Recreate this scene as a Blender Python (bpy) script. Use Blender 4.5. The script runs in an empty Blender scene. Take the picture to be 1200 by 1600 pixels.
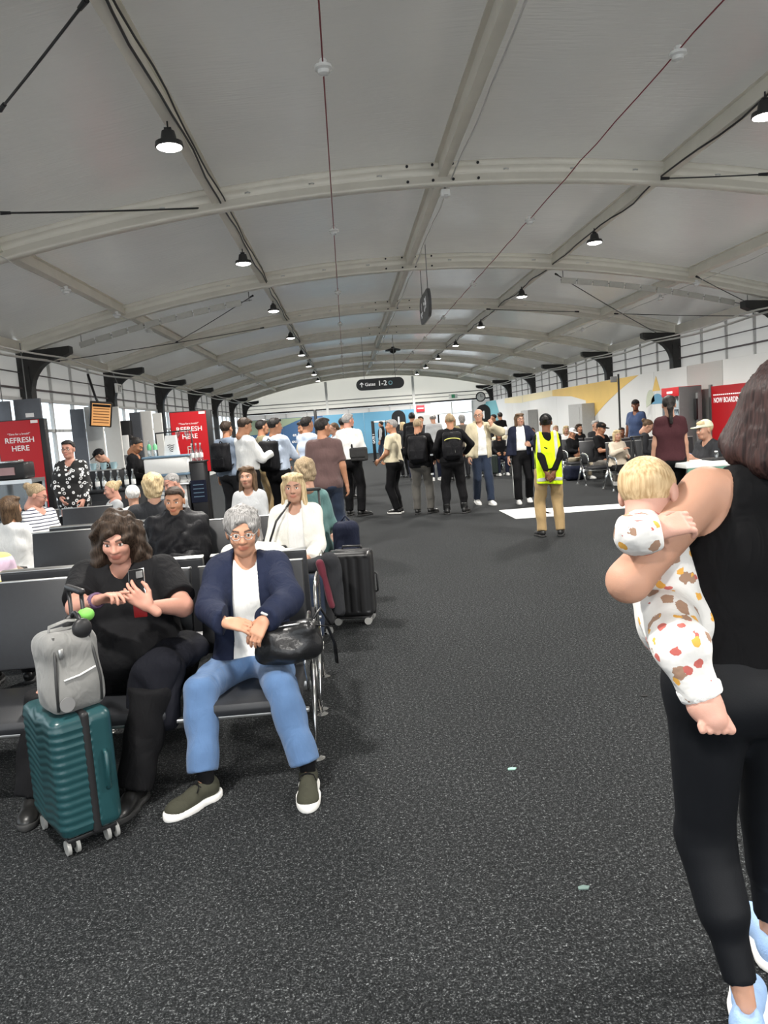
import bpy, bmesh, math, random
import numpy as np
from mathutils import Vector, Matrix
random.seed(7); RNG = np.random.RandomState(11)
SC = bpy.context.scene
COL = SC.collection

# ------------------------------------------------------------------ camera
CH = 1.62
YAW, PITCH, ROLL, FPX = 0.0401, -0.1143, -0.0722, 1200.0
_F = Vector((math.sin(YAW)*math.cos(PITCH), math.cos(YAW)*math.cos(PITCH), math.sin(PITCH)))
_r0 = Vector((math.cos(YAW), -math.sin(YAW), 0)); _u0 = _r0.cross(_F)
_R = _r0*math.cos(ROLL)+_u0*math.sin(ROLL); _U = _u0*math.cos(ROLL)-_r0*math.sin(ROLL)
cam_data = bpy.data.cameras.new('camera'); cam = bpy.data.objects.new('camera', cam_data); COL.objects.link(cam)
m4 = Matrix((_R, _U, -_F)).transposed().to_4x4(); m4.translation = (0, 0, CH)
cam.matrix_world = m4
cam_data.sensor_fit = 'HORIZONTAL'; cam_data.sensor_width = 36; cam_data.lens = 36*FPX/1200
cam_data.clip_start = 0.05; cam_data.clip_end = 300
SC.camera = cam

# ------------------------------------------------------------------ daylight and exposure
W = bpy.data.worlds.new('overcast_sky'); SC.world = W; W.use_nodes = True
wn = W.node_tree.nodes; wl = W.node_tree.links
bg = wn['Background']; bg.inputs[0].default_value = (0.93, 0.97, 1.0, 1); bg.inputs[1].default_value = 2.0
SC.view_settings.view_transform = 'Standard'; SC.view_settings.look = 'None'
SC.view_settings.exposure = 0.5; SC.view_settings.gamma = 1.0; SC.view_settings.use_curve_mapping = False
LAMP_W = 95.0          # watts of each high-bay lamp
SC.cycles.max_bounces = 5; SC.cycles.diffuse_bounces = 3; SC.cycles.glossy_bounces = 3
SC.cycles.transparent_max_bounces = 8; SC.cycles.adaptive_threshold = 0.02; SC.cycles.sample_clamp_indirect = 6.0

# ------------------------------------------------------------------ helpers: where a pixel of the photograph meets the place
def _ray(x, y): return _F*FPX + _R*(x-600) + _U*(800-y)
def onZ(x, y, z=0.0):
    d = _ray(x, y); return Vector((0, 0, CH)) + d*((z-CH)/d.z)
def onY(x, y, Y):
    d = _ray(x, y); return Vector((0, 0, CH)) + d*(Y/d.y)
def onX(x, y, X):
    d = _ray(x, y); return Vector((0, 0, CH)) + d*(X/d.x)

# ------------------------------------------------------------------ materials
MATS = {}
def lin(c):
    return tuple(((v/12.92) if v <= .04045 else ((v+.055)/1.055)**2.4) for v in c)
def C8(r, g, b): return lin((r/255, g/255, b/255))
def mat(name, col, rough=.6, metal=0.0, var=.10, nscale=18.0, bump=0.0, bscale=120.0, spec=.4, coat=0.0, emit=None, estr=0.0, alpha=1.0, sss=0.0, sheen=0.0):
    key = name
    if key in MATS: return MATS[key]
    m = bpy.data.materials.new(name); m.use_nodes = True; MATS[key] = m
    nt = m.node_tree; N = nt.nodes; L = nt.links
    b = N['Principled BSDF']
    b.inputs['Roughness'].default_value = rough; b.inputs['Metallic'].default_value = metal
    b.inputs['Specular IOR Level'].default_value = spec
    if coat: b.inputs['Coat Weight'].default_value = coat
    if sheen: b.inputs['Sheen Weight'].default_value = sheen
    if sss:
        b.inputs['Subsurface Weight'].default_value = sss; b.inputs['Subsurface Radius'].default_value = (.01, .004, .002)
    tc = N.new('ShaderNodeTexCoord')
    nz = N.new('ShaderNodeTexNoise'); nz.inputs['Scale'].default_value = nscale; nz.inputs['Detail'].default_value = 4
    L.new(tc.outputs['Object'], nz.inputs['Vector'])
    mx = N.new('ShaderNodeMix'); mx.data_type = 'RGBA'
    mx.inputs[6].default_value = (*[max(0, c*(1-var)) for c in col], 1); mx.inputs[7].default_value = (*[min(1, c*(1+var)) for c in col], 1)
    L.new(nz.outputs['Fac'], mx.inputs[0]); L.new(mx.outputs[2], b.inputs['Base Color'])
    if bump:
        n2 = N.new('ShaderNodeTexNoise'); n2.inputs['Scale'].default_value = bscale; n2.inputs['Detail'].default_value = 3
        L.new(tc.outputs['Object'], n2.inputs['Vector'])
        bp = N.new('ShaderNodeBump'); bp.inputs['Strength'].default_value = bump; bp.inputs['Distance'].default_value = .01
        L.new(n2.outputs['Fac'], bp.inputs['Height']); L.new(bp.outputs['Normal'], b.inputs['Normal'])
    if emit:
        b.inputs['Emission Color'].default_value = (*emit, 1); b.inputs['Emission Strength'].default_value = estr
    return m
def cloth(name, col, rough=.85, bump=.25, bscale=400, var=.14, nscale=9):
    new = name not in MATS
    m = mat(name, col, rough, 0, var, nscale, bump, bscale, spec=.16, sheen=.15 if max(col) > .05 else 0)
    if new:      # soft folds on top of the weave
        N = m.node_tree.nodes; L = m.node_tree.links; b = N['Principled BSDF']; tc = [n for n in N if n.type == 'TEX_COORD'][0]
        mp = N.new('ShaderNodeMapping'); mp.inputs['Rotation'].default_value = (.5, .4, .2); mp.inputs['Scale'].default_value = (14, 14, 6)
        nz = N.new('ShaderNodeTexNoise'); nz.inputs['Scale'].default_value = 1; nz.inputs['Detail'].default_value = 2; nz.inputs['Distortion'].default_value = 1.2
        L.new(tc.outputs['Object'], mp.inputs[0]); L.new(mp.outputs[0], nz.inputs['Vector'])
        bp = N.new('ShaderNodeBump'); bp.inputs['Strength'].default_value = .4; bp.inputs['Distance'].default_value = .03
        L.new(nz.outputs['Fac'], bp.inputs['Height'])
        old = b.inputs['Normal'].links[0].from_socket; on = old.node; L.new(bp.outputs['Normal'], on.inputs['Normal'])
    return m

def carpet_mat():
    m = bpy.data.materials.new('charcoal_carpet'); m.use_nodes = True; nt = m.node_tree; N = nt.nodes; L = nt.links
    b = N['Principled BSDF']; b.inputs['Roughness'].default_value = .95; b.inputs['Specular IOR Level'].default_value = .15
    tc = N.new('ShaderNodeTexCoord')
    a = N.new('ShaderNodeTexNoise'); a.inputs['Scale'].default_value = 145; a.inputs['Detail'].default_value = 3; a.inputs['Roughness'].default_value = .75
    v = N.new('ShaderNodeTexNoise'); v.inputs['Scale'].default_value = 60; v.inputs['Detail'].default_value = 3
    c = N.new('ShaderNodeTexNoise'); c.inputs['Scale'].default_value = .9; c.inputs['Detail'].default_value = 4
    for n in (a, v, c): L.new(tc.outputs['Object'], n.inputs['Vector'])
    r = N.new('ShaderNodeValToRGB'); e = r.color_ramp.elements
    e[0].position = .36; e[0].color = (.0035, .004, .0045, 1)
    e[1].position = .72; e[1].color = (.26, .275, .28, 1)
    e.new(.5).color = (.0118, .013, .014, 1); e.new(.60).color = (.044, .047, .049, 1)
    mm = N.new('ShaderNodeMath'); mm.operation = 'MULTIPLY_ADD'; mm.inputs[1].default_value = .38; mm.inputs[2].default_value = -.19
    L.new(v.outputs['Fac'], mm.inputs[0])
    ad = N.new('ShaderNodeMath'); ad.operation = 'ADD'; L.new(a.outputs['Fac'], ad.inputs[0]); L.new(mm.outputs[0], ad.inputs[1])
    L.new(ad.outputs[0], r.inputs['Fac'])
    mx = N.new('ShaderNodeMix'); mx.data_type = 'RGBA'; mx.blend_type = 'MULTIPLY'; mx.inputs[0].default_value = 1
    r2 = N.new('ShaderNodeValToRGB'); r2.color_ramp.elements[0].color = (.78, .78, .78, 1); r2.color_ramp.elements[1].color = (1.15, 1.15, 1.15, 1)
    L.new(c.outputs['Fac'], r2.inputs['Fac']); L.new(r.outputs['Color'], mx.inputs[6]); L.new(r2.outputs['Color'], mx.inputs[7])
    L.new(mx.outputs[2], b.inputs['Base Color'])
    bp = N.new('ShaderNodeBump'); bp.inputs['Strength'].default_value = .7; bp.inputs['Distance'].default_value = .006
    L.new(a.outputs['Fac'], bp.inputs['Height']); L.new(bp.outputs['Normal'], b.inputs['Normal'])
    return m

def membrane_mat(name, col, trans=.0, rough=.38, wr=.15):
    m = bpy.data.materials.new(name); m.use_nodes = True; nt = m.node_tree; N = nt.nodes; L = nt.links
    b = N['Principled BSDF']; b.inputs['Roughness'].default_value = rough; b.inputs['Specular IOR Level'].default_value = .6
    tc = N.new('ShaderNodeTexCoord')
    a = N.new('ShaderNodeTexNoise'); a.inputs['Scale'].default_value = .8; a.inputs['Detail'].default_value = 5
    mp = N.new('ShaderNodeMapping'); mp.inputs['Scale'].default_value = (3, 25, 3)
    s = N.new('ShaderNodeTexNoise'); s.inputs['Scale'].default_value = 1.2; s.inputs['Detail'].default_value = 3
    L.new(tc.outputs['Object'], a.inputs['Vector']); L.new(tc.outputs['Object'], mp.inputs['Vector']); L.new(mp.outputs[0], s.inputs['Vector'])
    mx = N.new('ShaderNodeMix'); mx.data_type = 'RGBA'
    mx.inputs[6].default_value = (*[c*.86 for c in col], 1); mx.inputs[7].default_value = (*[c*1.1 for c in col], 1)
    L.new(a.outputs['Fac'], mx.inputs[0]); L.new(mx.outputs[2], b.inputs['Base Color'])
    ad = N.new('ShaderNodeMath'); ad.operation = 'MULTIPLY_ADD'; ad.inputs[1].default_value = .3
    L.new(s.outputs['Fac'], ad.inputs[0]); L.new(a.outputs['Fac'], ad.inputs[2])
    bp = N.new('ShaderNodeBump'); bp.inputs['Strength'].default_value = wr; bp.inputs['Distance'].default_value = .08
    L.new(ad.outputs[0], bp.inputs['Height']); L.new(bp.outputs['Normal'], b.inputs['Normal'])
    if trans:
        t = N.new('ShaderNodeBsdfTranslucent'); t.inputs[0].default_value = (*col, 1)
        ms = N.new('ShaderNodeMixShader'); ms.inputs[0].default_value = trans
        L.new(b.outputs[0], ms.inputs[1]); L.new(t.outputs[0], ms.inputs[2]); L.new(ms.outputs[0], N['Material Output'].inputs[0])
    return m

def glass_mat(name, tint=(.95, .98, 1), gloss=.08, rough=.03):
    if name in MATS: return MATS[name]
    m = bpy.data.materials.new(name); m.use_nodes = True; nt = m.node_tree; N = nt.nodes; L = nt.links; MATS[name] = m
    t = N.new('ShaderNodeBsdfTransparent'); t.inputs[0].default_value = (*tint, 1)
    g = N.new('ShaderNodeBsdfGlossy'); g.inputs['Roughness'].default_value = rough
    ms = N.new('ShaderNodeMixShader'); ms.inputs[0].default_value = gloss
    L.new(t.outputs[0], ms.inputs[1]); L.new(g.outputs[0], ms.inputs[2]); L.new(ms.outputs[0], N['Material Output'].inputs[0])
    return m

def skin_mat(name, col, brow=(.02, .012, .008)):
    if name in MATS: return MATS[name]
    m = mat(name, col, .55, 0, .10, 14, .08, 300, spec=.35, sss=.08)
    nt = m.node_tree; N = nt.nodes; L = nt.links; b = N['Principled BSDF']
    src = b.inputs['Base Color'].links[0].from_socket
    at = N.new('ShaderNodeAttribute'); at.attribute_name = 'mask'; sp = N.new('ShaderNodeSeparateColor'); L.new(at.outputs['Color'], sp.inputs[0])
    lips = (min(1, col[0]*.86), col[1]*.62, col[2]*.62)
    for ch, c in ((0, lips), (2, (.75, .72, .68)), (1, brow)):
        mx = N.new('ShaderNodeMix'); mx.data_type = 'RGBA'; mx.inputs[7].default_value = (*c, 1)
        L.new(sp.outputs[ch], mx.inputs[0]); L.new(src, mx.inputs[6]); src = mx.outputs[2]
    L.new(src, b.inputs['Base Color'])
    return m
def hair_mat(name, c1, c2, rough=.58):
    if name in MATS: return MATS[name]
    m = bpy.data.materials.new(name); m.use_nodes = True; nt = m.node_tree; N = nt.nodes; L = nt.links; MATS[name] = m
    b = N['Principled BSDF']; b.inputs['Roughness'].default_value = rough; b.inputs['Specular IOR Level'].default_value = .22
    tc = N.new('ShaderNodeTexCoord'); mp = N.new('ShaderNodeMapping'); mp.inputs['Scale'].default_value = (150, 150, 9)
    nz = N.new('ShaderNodeTexNoise'); nz.inputs['Scale'].default_value = 1; nz.inputs['Detail'].default_value = 4
    L.new(tc.outputs['Object'], mp.inputs[0]); L.new(mp.outputs[0], nz.inputs['Vector'])
    mx = N.new('ShaderNodeMix'); mx.data_type = 'RGBA'; mx.inputs[6].default_value = (*c1, 1); mx.inputs[7].default_value = (*c2, 1)
    rp = N.new('ShaderNodeValToRGB'); rp.color_ramp.elements[0].position = .35; rp.color_ramp.elements[1].position = .65
    L.new(nz.outputs['Fac'], rp.inputs[0]); L.new(rp.outputs[0], mx.inputs[0]); L.new(mx.outputs[2], b.inputs['Base Color'])
    bp = N.new('ShaderNodeBump'); bp.inputs['Strength'].default_value = .5; bp.inputs['Distance'].default_value = .004
    L.new(nz.outputs['Fac'], bp.inputs['Height']); L.new(bp.outputs['Normal'], b.inputs['Normal'])
    return m

BLACK = mat('black_plastic', (.012, .012, .013), .45, var=.2)
BLACKM = mat('black_painted_steel', (.016, .016, .018), .4, .3, var=.2)
GREYP = mat('grey_plastic', (.18, .18, .18), .5)
WHITEP = mat('white_plastic', (.78, .78, .76), .4, var=.05)
CHROME = mat('polished_aluminium', (.78, .78, .77), .18, 1.0, var=.05)
ALU = mat('brushed_aluminium', (.60, .60, .59), .34, 1.0, var=.08, bump=.05)
ARCHM = mat('weathered_aluminium_beam', (.78, .745, .66), .52, .15, var=.12, nscale=3, bump=.06, bscale=40)
WHITEW = mat('white_wall_board', (.74, .74, .72), .45, var=.04, nscale=2)
RUBBER = mat('rubber', (.02, .02, .02), .8)
GLASS = glass_mat('clear_glass')

# ------------------------------------------------------------------ mesh helpers
def put(o, parent=None):
    COL.objects.link(o)
    if parent is not None: o.parent = parent
    return o
def tag(o, label=None, cat=None, group=None, kind=None):
    if label: o['label'] = label
    if cat: o['category'] = cat
    if group: o['group'] = group
    if kind: o['kind'] = kind
    return o
def thing(name, label, cat, loc=(0, 0, 0), rz=0.0, group=None):
    o = bpy.data.objects.new(name, None); o.empty_display_size = .1; COL.objects.link(o)
    o.location = loc; o.rotation_euler = (0, 0, rz)
    return tag(o, label, cat, group)
def struct(name, label=None):
    o = bpy.data.objects.new(name, None); COL.objects.link(o); o['kind'] = 'structure'
    if label: o['label'] = label
    return o
def np_mesh(name, V, F, smooth=True):
    V = np.asarray(V, np.float32); F = np.asarray(F, np.int32)
    me = bpy.data.meshes.new(name)
    me.vertices.add(len(V)); me.vertices.foreach_set('co', V.ravel())
    n = F.shape[1]; me.loops.add(len(F)*n); me.loops.foreach_set('vertex_index', F.ravel())
    me.polygons.add(len(F)); me.polygons.foreach_set('loop_start', np.arange(len(F), dtype=np.int32)*n)
    me.update(calc_edges=True); me.validate()
    if smooth: me.polygons.foreach_set('use_smooth', np.ones(len(me.polygons), bool))
    return me
def mesh_obj(name, me, m, parent=None):
    if m is not None:
        me.materials.clear(); me.materials.append(m)
    return put(bpy.data.objects.new(name, me), parent)

class MB:
    """collects shapes; build() links them as one mesh object"""
    def __init__(s): s.v = []; s.f = []
    def raw(s, V, F):
        n = len(s.v); s.v += [tuple(p) for p in V]; s.f += [tuple(i+n for i in q) for q in F]; return s
    def box(s, c, d, R=None, bev=0.0):
        x, y, z = d[0]/2, d[1]/2, d[2]/2
        if bev <= 0:
            V = [(-x, -y, -z), (x, -y, -z), (x, y, -z), (-x, y, -z), (-x, -y, z), (x, -y, z), (x, y, z), (-x, y, z)]
            F = [(0, 3, 2, 1), (4, 5, 6, 7), (0, 1, 5, 4), (1, 2, 6, 5), (2, 3, 7, 6), (3, 0, 4, 7)]
        else:
            bm = bmesh.new(); bmesh.ops.create_cube(bm, size=1)
            bmesh.ops.scale(bm, vec=(2*x, 2*y, 2*z), verts=bm.verts)
            bmesh.ops.bevel(bm, geom=list(bm.edges), offset=min(bev, x*.95, y*.95, z*.95), segments=2, profile=.5, affect='EDGES')
            bm.verts.index_update(); V = [v.co[:] for v in bm.verts]; F = [[v.index for v in f.verts] for f in bm.faces]; bm.free()
        c = Vector(c)
        if R is not None: V = [R @ Vector(p) + c for p in V]
        else: V = [Vector(p)+c for p in V]
        return s.raw(V, F)
    def cyl(s, a, b, r1, r2=None, n=12, caps=True):
        r2 = r1 if r2 is None else r2
        a = Vector(a); b = Vector(b); d = (b-a).normalized()
        u = d.orthogonal().normalized(); w = d.cross(u)
        V = []; 
        for p, r in ((a, r1), (b, r2)):
            V += [p + (u*math.cos(2*math.pi*i/n)+w*math.sin(2*math.pi*i/n))*r for i in range(n)]
        F = [(i, (i+1) % n, n+(i+1) % n, n+i) for i in range(n)]
        if caps: F += [tuple(range(n-1, -1, -1)), tuple(range(n, 2*n))]
        return s.raw(V, F)
    def tube(s, pts, r, n=8, closed=False, flat=None):
        pts = [Vector(p) for p in pts]; m = len(pts)
        rs = r if isinstance(r, (list, tuple)) else [r]*m
        up = None; V = []
        for i, p in enumerate(pts):
            if closed: t = (pts[(i+1) % m]-pts[i-1]).normalized()
            else: t = (pts[min(i+1, m-1)]-pts[max(i-1, 0)]).normalized()
            if up is None: up = t.orthogonal().normalized() if flat is None else Vector(flat)
            u = up - t*up.dot(t)
            u = u.normalized() if u.length > 1e-6 else t.orthogonal().normalized()
            w = t.cross(u); up = u
            for k in range(n):
                an = 2*math.pi*k/n
                V.append(p + (u*math.cos(an) + w*math.sin(an)*(1 if flat is None else .25))*rs[i])
        F = []
        for i in range(m if closed else m-1):
            j = (i+1) % m
            F += [(i*n+k, i*n+(k+1) % n, j*n+(k+1) % n, j*n+k) for k in range(n)]
        if not closed: F += [tuple(range(n-1, -1, -1)), tuple(range((m-1)*n, m*n))]
        return s.raw(V, F)
    def lathe(s, prof, c=(0, 0, 0), n=20, axis='z'):
        V = []; c = Vector(c)
        for r, z in prof:
            for k in range(n):
                a = 2*math.pi*k/n; V.append(c+Vector((r*math.cos(a), r*math.sin(a), z)))
        F = [(i*n+k, i*n+(k+1) % n, (i+1)*n+(k+1) % n, (i+1)*n+k) for i in range(len(prof)-1) for k in range(n)]
        F += [tuple(range(n-1, -1, -1)), tuple(range((len(prof)-1)*n, len(prof)*n))]
        return s.raw(V, F)
    def prism(s, poly, t, fn):
        """poly: 2-D outline (counter-clockwise); fn(u, v, w) -> point; w spans 0..t"""
        n = len(poly)
        V = [fn(u, v, 0) for u, v in poly] + [fn(u, v, t) for u, v in poly]
        F = [tuple(range(n-1, -1, -1)), tuple(range(n, 2*n))] + [(i, (i+1) % n, n+(i+1) % n, n+i) for i in range(n)]
        return s.raw(V, F)
    def mesh(s, name='mesh', smooth=False):
        me = bpy.data.meshes.new(name); me.from_pydata([tuple(p) for p in s.v], [], s.f); me.update()
        bm = bmesh.new(); bm.from_mesh(me); bmesh.ops.recalc_face_normals(bm, faces=bm.faces); bm.to_mesh(me); bm.free()
        if smooth is True: me.polygons.foreach_set('use_smooth', np.ones(len(me.polygons), bool))
        elif smooth:
            me.polygons.foreach_set('use_smooth', np.ones(len(me.polygons), bool))
            me.set_sharp_from_angle(angle=math.radians(smooth))
        return me
    def build(s, name, m, parent=None, smooth=35):
        return mesh_obj(name, s.mesh(name, smooth), m, parent)
def share(name, me, m, parent, loc=(0, 0, 0), rot=(0, 0, 0), sc=1.0):
    if m is not None and not len(me.materials): me.materials.append(m)
    o = put(bpy.data.objects.new(name, me), parent); o.location = loc; o.rotation_euler = rot
    o.scale = (sc, sc, sc) if not isinstance(sc, tuple) else sc
    return o
def text_obj(name, txt, size, m, parent, loc, right, up, bold=.0, align='CENTER', depth=.002, sx=1.0):
    """flat lettering lying on a surface; right / up give its reading directions"""
    cu = bpy.data.curves.new(name, 'FONT'); cu.body = txt; cu.size = size; cu.align_x = align; cu.align_y = 'CENTER'
    cu.extrude = depth/2; cu.offset = bold*size; cu.resolution_u = 3
    tmp = bpy.data.objects.new('tmp', cu); COL.objects.link(tmp)
    dg = bpy.context.evaluated_depsgraph_get(); me = bpy.data.meshes.new_from_object(tmp.evaluated_get(dg)); bpy.data.objects.remove(tmp)
    r = Vector(right).normalized(); u = Vector(up).normalized(); nrm = r.cross(u)
    M = Matrix((r*sx, u, nrm)).transposed().to_4x4(); M.translation = Vector(loc)
    me.transform(M)
    return mesh_obj(name, me, m, parent)

# ================================================================== THE HALL
XC, HW = 1.357, 7.15                      # ridge line and half width
XL, XR = XC-HW, XC+HW
FR = [9.45+5*i for i in range(-3, 8)]     # arch frames along the hall, the last one carries the end wall
YEND = FR[-1]
def arch_z(x): return 4.37 - .0205*(x-XC)**2      # underside of the arches
AH = .28

# floor
fl = MB(); fl.raw([(-9, -6, 0), (12, -6, 0), (12, 47, 0), (-9, 47, 0)], [(0, 1, 2, 3)])
floor = fl.build('floor', carpet_mat(), smooth=False); tag(floor, 'dark charcoal speckled carpet floor of the hall', kind='structure')

# ceiling: membrane panels, arches, purlins
ceiling = struct('ceiling', 'grey fabric roof lining stretched over metal arches')
MEMB = membrane_mat('grey_roof_lining', (.55, .535, .50), .065, .24, .2)
lines = [XL-.14, XC-5.2, XC-2.665, XC, XC+2.665, XC+5.2, XR+.14]
for i in range(len(FR)-1):
    y0, y1 = FR[i], FR[i+1]
    for j in range(6):
        xa, xb = lines[j], lines[j+1]; n = 8; m_ = 8; V = []
        for a in range(n+1):
            for b in range(m_+1):
                u, w = a/n, b/m_; x = xa+(xb-xa)*u; y = y0+(y1-y0)*w
                sag = .05*math.sin(math.pi*u)*math.sin(math.pi*w) + .006*math.sin(7*u+3*w+i+j)
                V.append((x, y, arch_z(x)+AH-.02-sag))
        F = [(a*(m_+1)+b, a*(m_+1)+b+1, (a+1)*(m_+1)+b+1, (a+1)*(m_+1)+b) for a in range(n) for b in range(m_)]
        mesh_obj('roof_panel', np_mesh('roof_panel', V, F), MEMB, ceiling)
sec = [(.065, 0), (.065, .03), (.055, .036), (.055, .1), (.049, .104), (.049, .112), (.055, .116), (.055, .19), (.049, .194), (.049, .202), (.055, .206), (.055, AH)]
sec = sec + [(-a, b) for a, b in reversed(sec)]
ns = 40; V = []; F = []; k = len(sec)
for i in range(ns+1):
    x = XL + (XR-XL)*i/ns
    V += [(x, a, arch_z(x)+b) for a, b in sec]
for i in range(ns):
    F += [(i*k+q, i*k+(q+1) % k, (i+1)*k+(q+1) % k, (i+1)*k+q) for q in range(k)]
arch_me = np_mesh('roof_arch', V, F, False); bm = bmesh.new(); bm.from_mesh(arch_me); bmesh.ops.recalc_face_normals(bm, faces=bm.faces); bm.to_mesh(arch_me); bm.free()
arch_me.materials.append(ARCHM)
bolt_me = MB().cyl((0, 0, 0), (0, -.014, 0), .017, n=8).mesh('bolt', False); bolt_me.materials.append(BLACKM)
eye_me = MB().tube([(-.03, -.01, 0), (0, -.02, .004), (.03, -.01, 0)], .009, 6).mesh('clamp', True); eye_me.materials.append(ALU)
arches = []
for i, y in enumerate(FR):
    a = share('roof_arch', arch_me, None, ceiling, (0, y, 0)); arches.append(a)
    if 3 <= i <= 6:
        for dx in (-.42, -.12, .12, .42):
            for dz in (.05, .225):
                share('bolt', bolt_me, None, a, (XC+dx, -.055, arch_z(XC+dx)+dz))
        for dx in (-3.3, -2.3, -1.55, -.75, .75, 1.55, 2.3, 3.3):
            share('clamp', eye_me, None, a, (XC+dx, -.055, arch_z(XC+dx)+.14))
for j, dx in enumerate((-5.2, -2.665, 0, 2.665, 5.2)):
    x = XC+dx; z = arch_z(x); sl = -.041*dx
    wd = .075 if dx else .09
    R = Matrix.Rotation(-math.atan(sl), 3, 'Y')
    p = MB()
    L5 = 5-.11
    p.box(R @ Vector((0, 0, .175)), (wd, L5, .15), R); p.box(R @ Vector((0, 0, .255)), (wd*2.1, L5, .012), R)
    p.box(R @ Vector((0, 0, .095)), (wd+.016, L5, .02), R)
    pm = p.mesh('purlin', False); pm.materials.append(ARCHM)
    for i in range(len(FR)-1):
        share('purlin', pm, None, ceiling, (x, (FR[i]+FR[i+1])/2, z))
for sgn, x in ((-1, XL), (1, XR)):
    p = MB().box((0, 0, 0), (.12, 5-.2, .2)); pm = p.mesh('eave_beam', False); pm.materials.append(ARCHM)
    for i in range(len(FR)-1): share('eave_beam', pm, None, ceiling, (x-sgn*.03, (FR[i]+FR[i+1])/2, arch_z(x)+.12))

# side walls: columns with curved haunches, upper fabric, windows
FAB = membrane_mat('white_wall_fabric', (.72, .71, .69), .45, .5, .1)
COLM = mat('dark_steel_column', (.03, .029, .028), .5, .2, var=.3)
PURP = mat('dark_wall_rail', (.09, .07, .075), .5)
def haunch(sgn):
    p = MB(); p.box((0, 0, 1.55), (.22, .24, 3.1))
    poly = [(-.11, 2.6)] + [(.11+.62*(1-math.cos(t)), 2.62+.62*math.sin(t)) for t in [math.pi/2*i/8 for i in range(9)]] + [(.86, 3.30), (.86, 3.42), (-.11, 3.36)]
    p.prism([(sgn*u, v) for u, v in poly], .2, lambda u, v, w: (u, w-.1, v))
    return p.mesh('column', False)
wall_left = struct('wall_left', 'left side wall of white fabric, windows and dark columns')
wall_right = struct('wall_right', 'right side wall of white boards below clear fabric')
hm = {1: haunch(1), -1: haunch(-1)}
for mm in hm.values(): mm.materials.append(COLM)
for y in FR[1:]:
    share('column', hm[1], None, wall_left, (XL+.05, y, 0)); share('column', hm[-1], None, wall_right, (XR-.05, y, 0))
MULL = mat('white_window_frame', (.55, .55, .54), .45)
wcount = 0
pane_me = None
for i in range(len(FR)-1):
    y0, y1 = FR[i]+.12, FR[i+1]-.12; w = y1-y0
    # upper fabric strip, left and right
    for sgn, x, wl_ in ((-1, XL-.05, wall_left), (1, XR+.05, wall_right)):
        zt = 3.72
        zb = 2.55 if sgn < 0 else .0
        MB().box((x, (y0+y1)/2, (zb+zt)/2), (.02, w, zt-zb)).build('fabric_panel', FAB, wl_, False)
        for q in range(1, 4): MB().box((x-sgn*.03, y0+w*q/4, (zb+zt)/2), (.05, .05, zt-zb)).build('mullion', MULL, wl_, False)
        MB().box((x-sgn*.05, (y0+y1)/2, 2.72), (.035, w, .035)).build('rail', PURP, wl_, False)
        MB().box((x-sgn*.05, (y0+y1)/2, 3.0), (.02, w, .02)).build('rail', PURP, wl_, False)
    # windows on the left: two lights per bay with low white dado
    wcount += 1
    win = struct(f'window_{wcount}', 'bright window between dark columns in the left wall')
    MB().box((XL-.05, (y0+y1)/2, .1), (.05, w, .2)).build('dado_panel', WHITEW, win, False)
    fr = MB()
    for zz in (.22, 1.95, 2.53): fr.box((XL-.05, (y0+y1)/2, zz), (.07, w, .06))
    fr.build('window_frame', MULL, win, False)
    for q in range(5): MB().box((XL-.05, y0+w*q/4, 1.37), (.07, .06, 2.3)).build('mullion', MULL, win, False)
    for q in range(4):
        for za, zb in ((.25, 1.92), (1.98, 2.5)):
            MB().box((XL-.06, y0+w*(q+.5)/4, (za+zb)/2), (.006, w/4-.06, zb-za)).build('pane', GLASS, win, False)
# ground outside the windows
MB().raw([(-60, -20, -.05), (-9, -20, -.05), (-9, 70, -.05), (-60, 70, -.05)], [(0, 1, 2, 3)]).build('ground', mat('pale_concrete_apron', (.55, .55, .54), .9), smooth=False)
tag(bpy.data.objects['ground'], kind='structure')

# end wall with posts, rails, high windows
wall_end = struct('wall_end', 'far gable wall of white fabric with posts and rails')
gv = []
N_ = 24
top = [(XL+(XR-XL)*i/N_, arch_z(XL+(XR-XL)*i/N_)+AH) for i in range(N_+1)]
GAB = membrane_mat('gable_fabric', (.80, .785, .74), .55, .55, .1)
m_ = MB(); m_.prism([(XL, 2.62), (XR, 2.62)] + list(reversed(top)), .03, lambda u, v, w: (u, YEND+.08+w, v)); m_.build('gable_panel', GAB, wall_end, False)
edges = [XL+i*(XR-XL)/12 for i in range(13)]
for i in range(12):
    xa, xb = edges[i], edges[i+1]
    if xa > 4.2 and xb < 8.0:
        MB().box(((xa+xb)/2, YEND+.1, 2.28), (xb-xa-.05, .006, .66)).build('pane', GLASS, wall_end, False)
        MB().box(((xa+xb)/2, YEND+.1, 1.0), (xb-xa-.05, .006, 1.8)).build('pane', GLASS, wall_end, False)
        MB().box(((xa+xb)/2, YEND+.1, 1.93), (xb-xa, .05, .06)).build('mullion', MULL, wall_end, False)
    else:
        MB().box(((xa+xb)/2, YEND+.1, 1.31), (xb-xa-.05, .02, 2.6)).build('fabric_panel', FAB, wall_end, False)
    MB().box((xa, YEND+.08, 1.3), (.07, .08, 2.6)).build('mullion', MULL, wall_end, False)
for dx in (-2.38, 2.6): MB().box((XC+dx, YEND-.02, 2.1), (.14, .12, 4.2)).build('post', WHITEW, wall_end, False)
for zz, t in ((2.66, .09), (2.92, .03), (3.12, .05)): MB().box((XC, YEND+.02, zz), (2*HW, .06, t)).build('rail', GREYP if t < .06 else BLACKM, wall_end, False)

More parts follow.
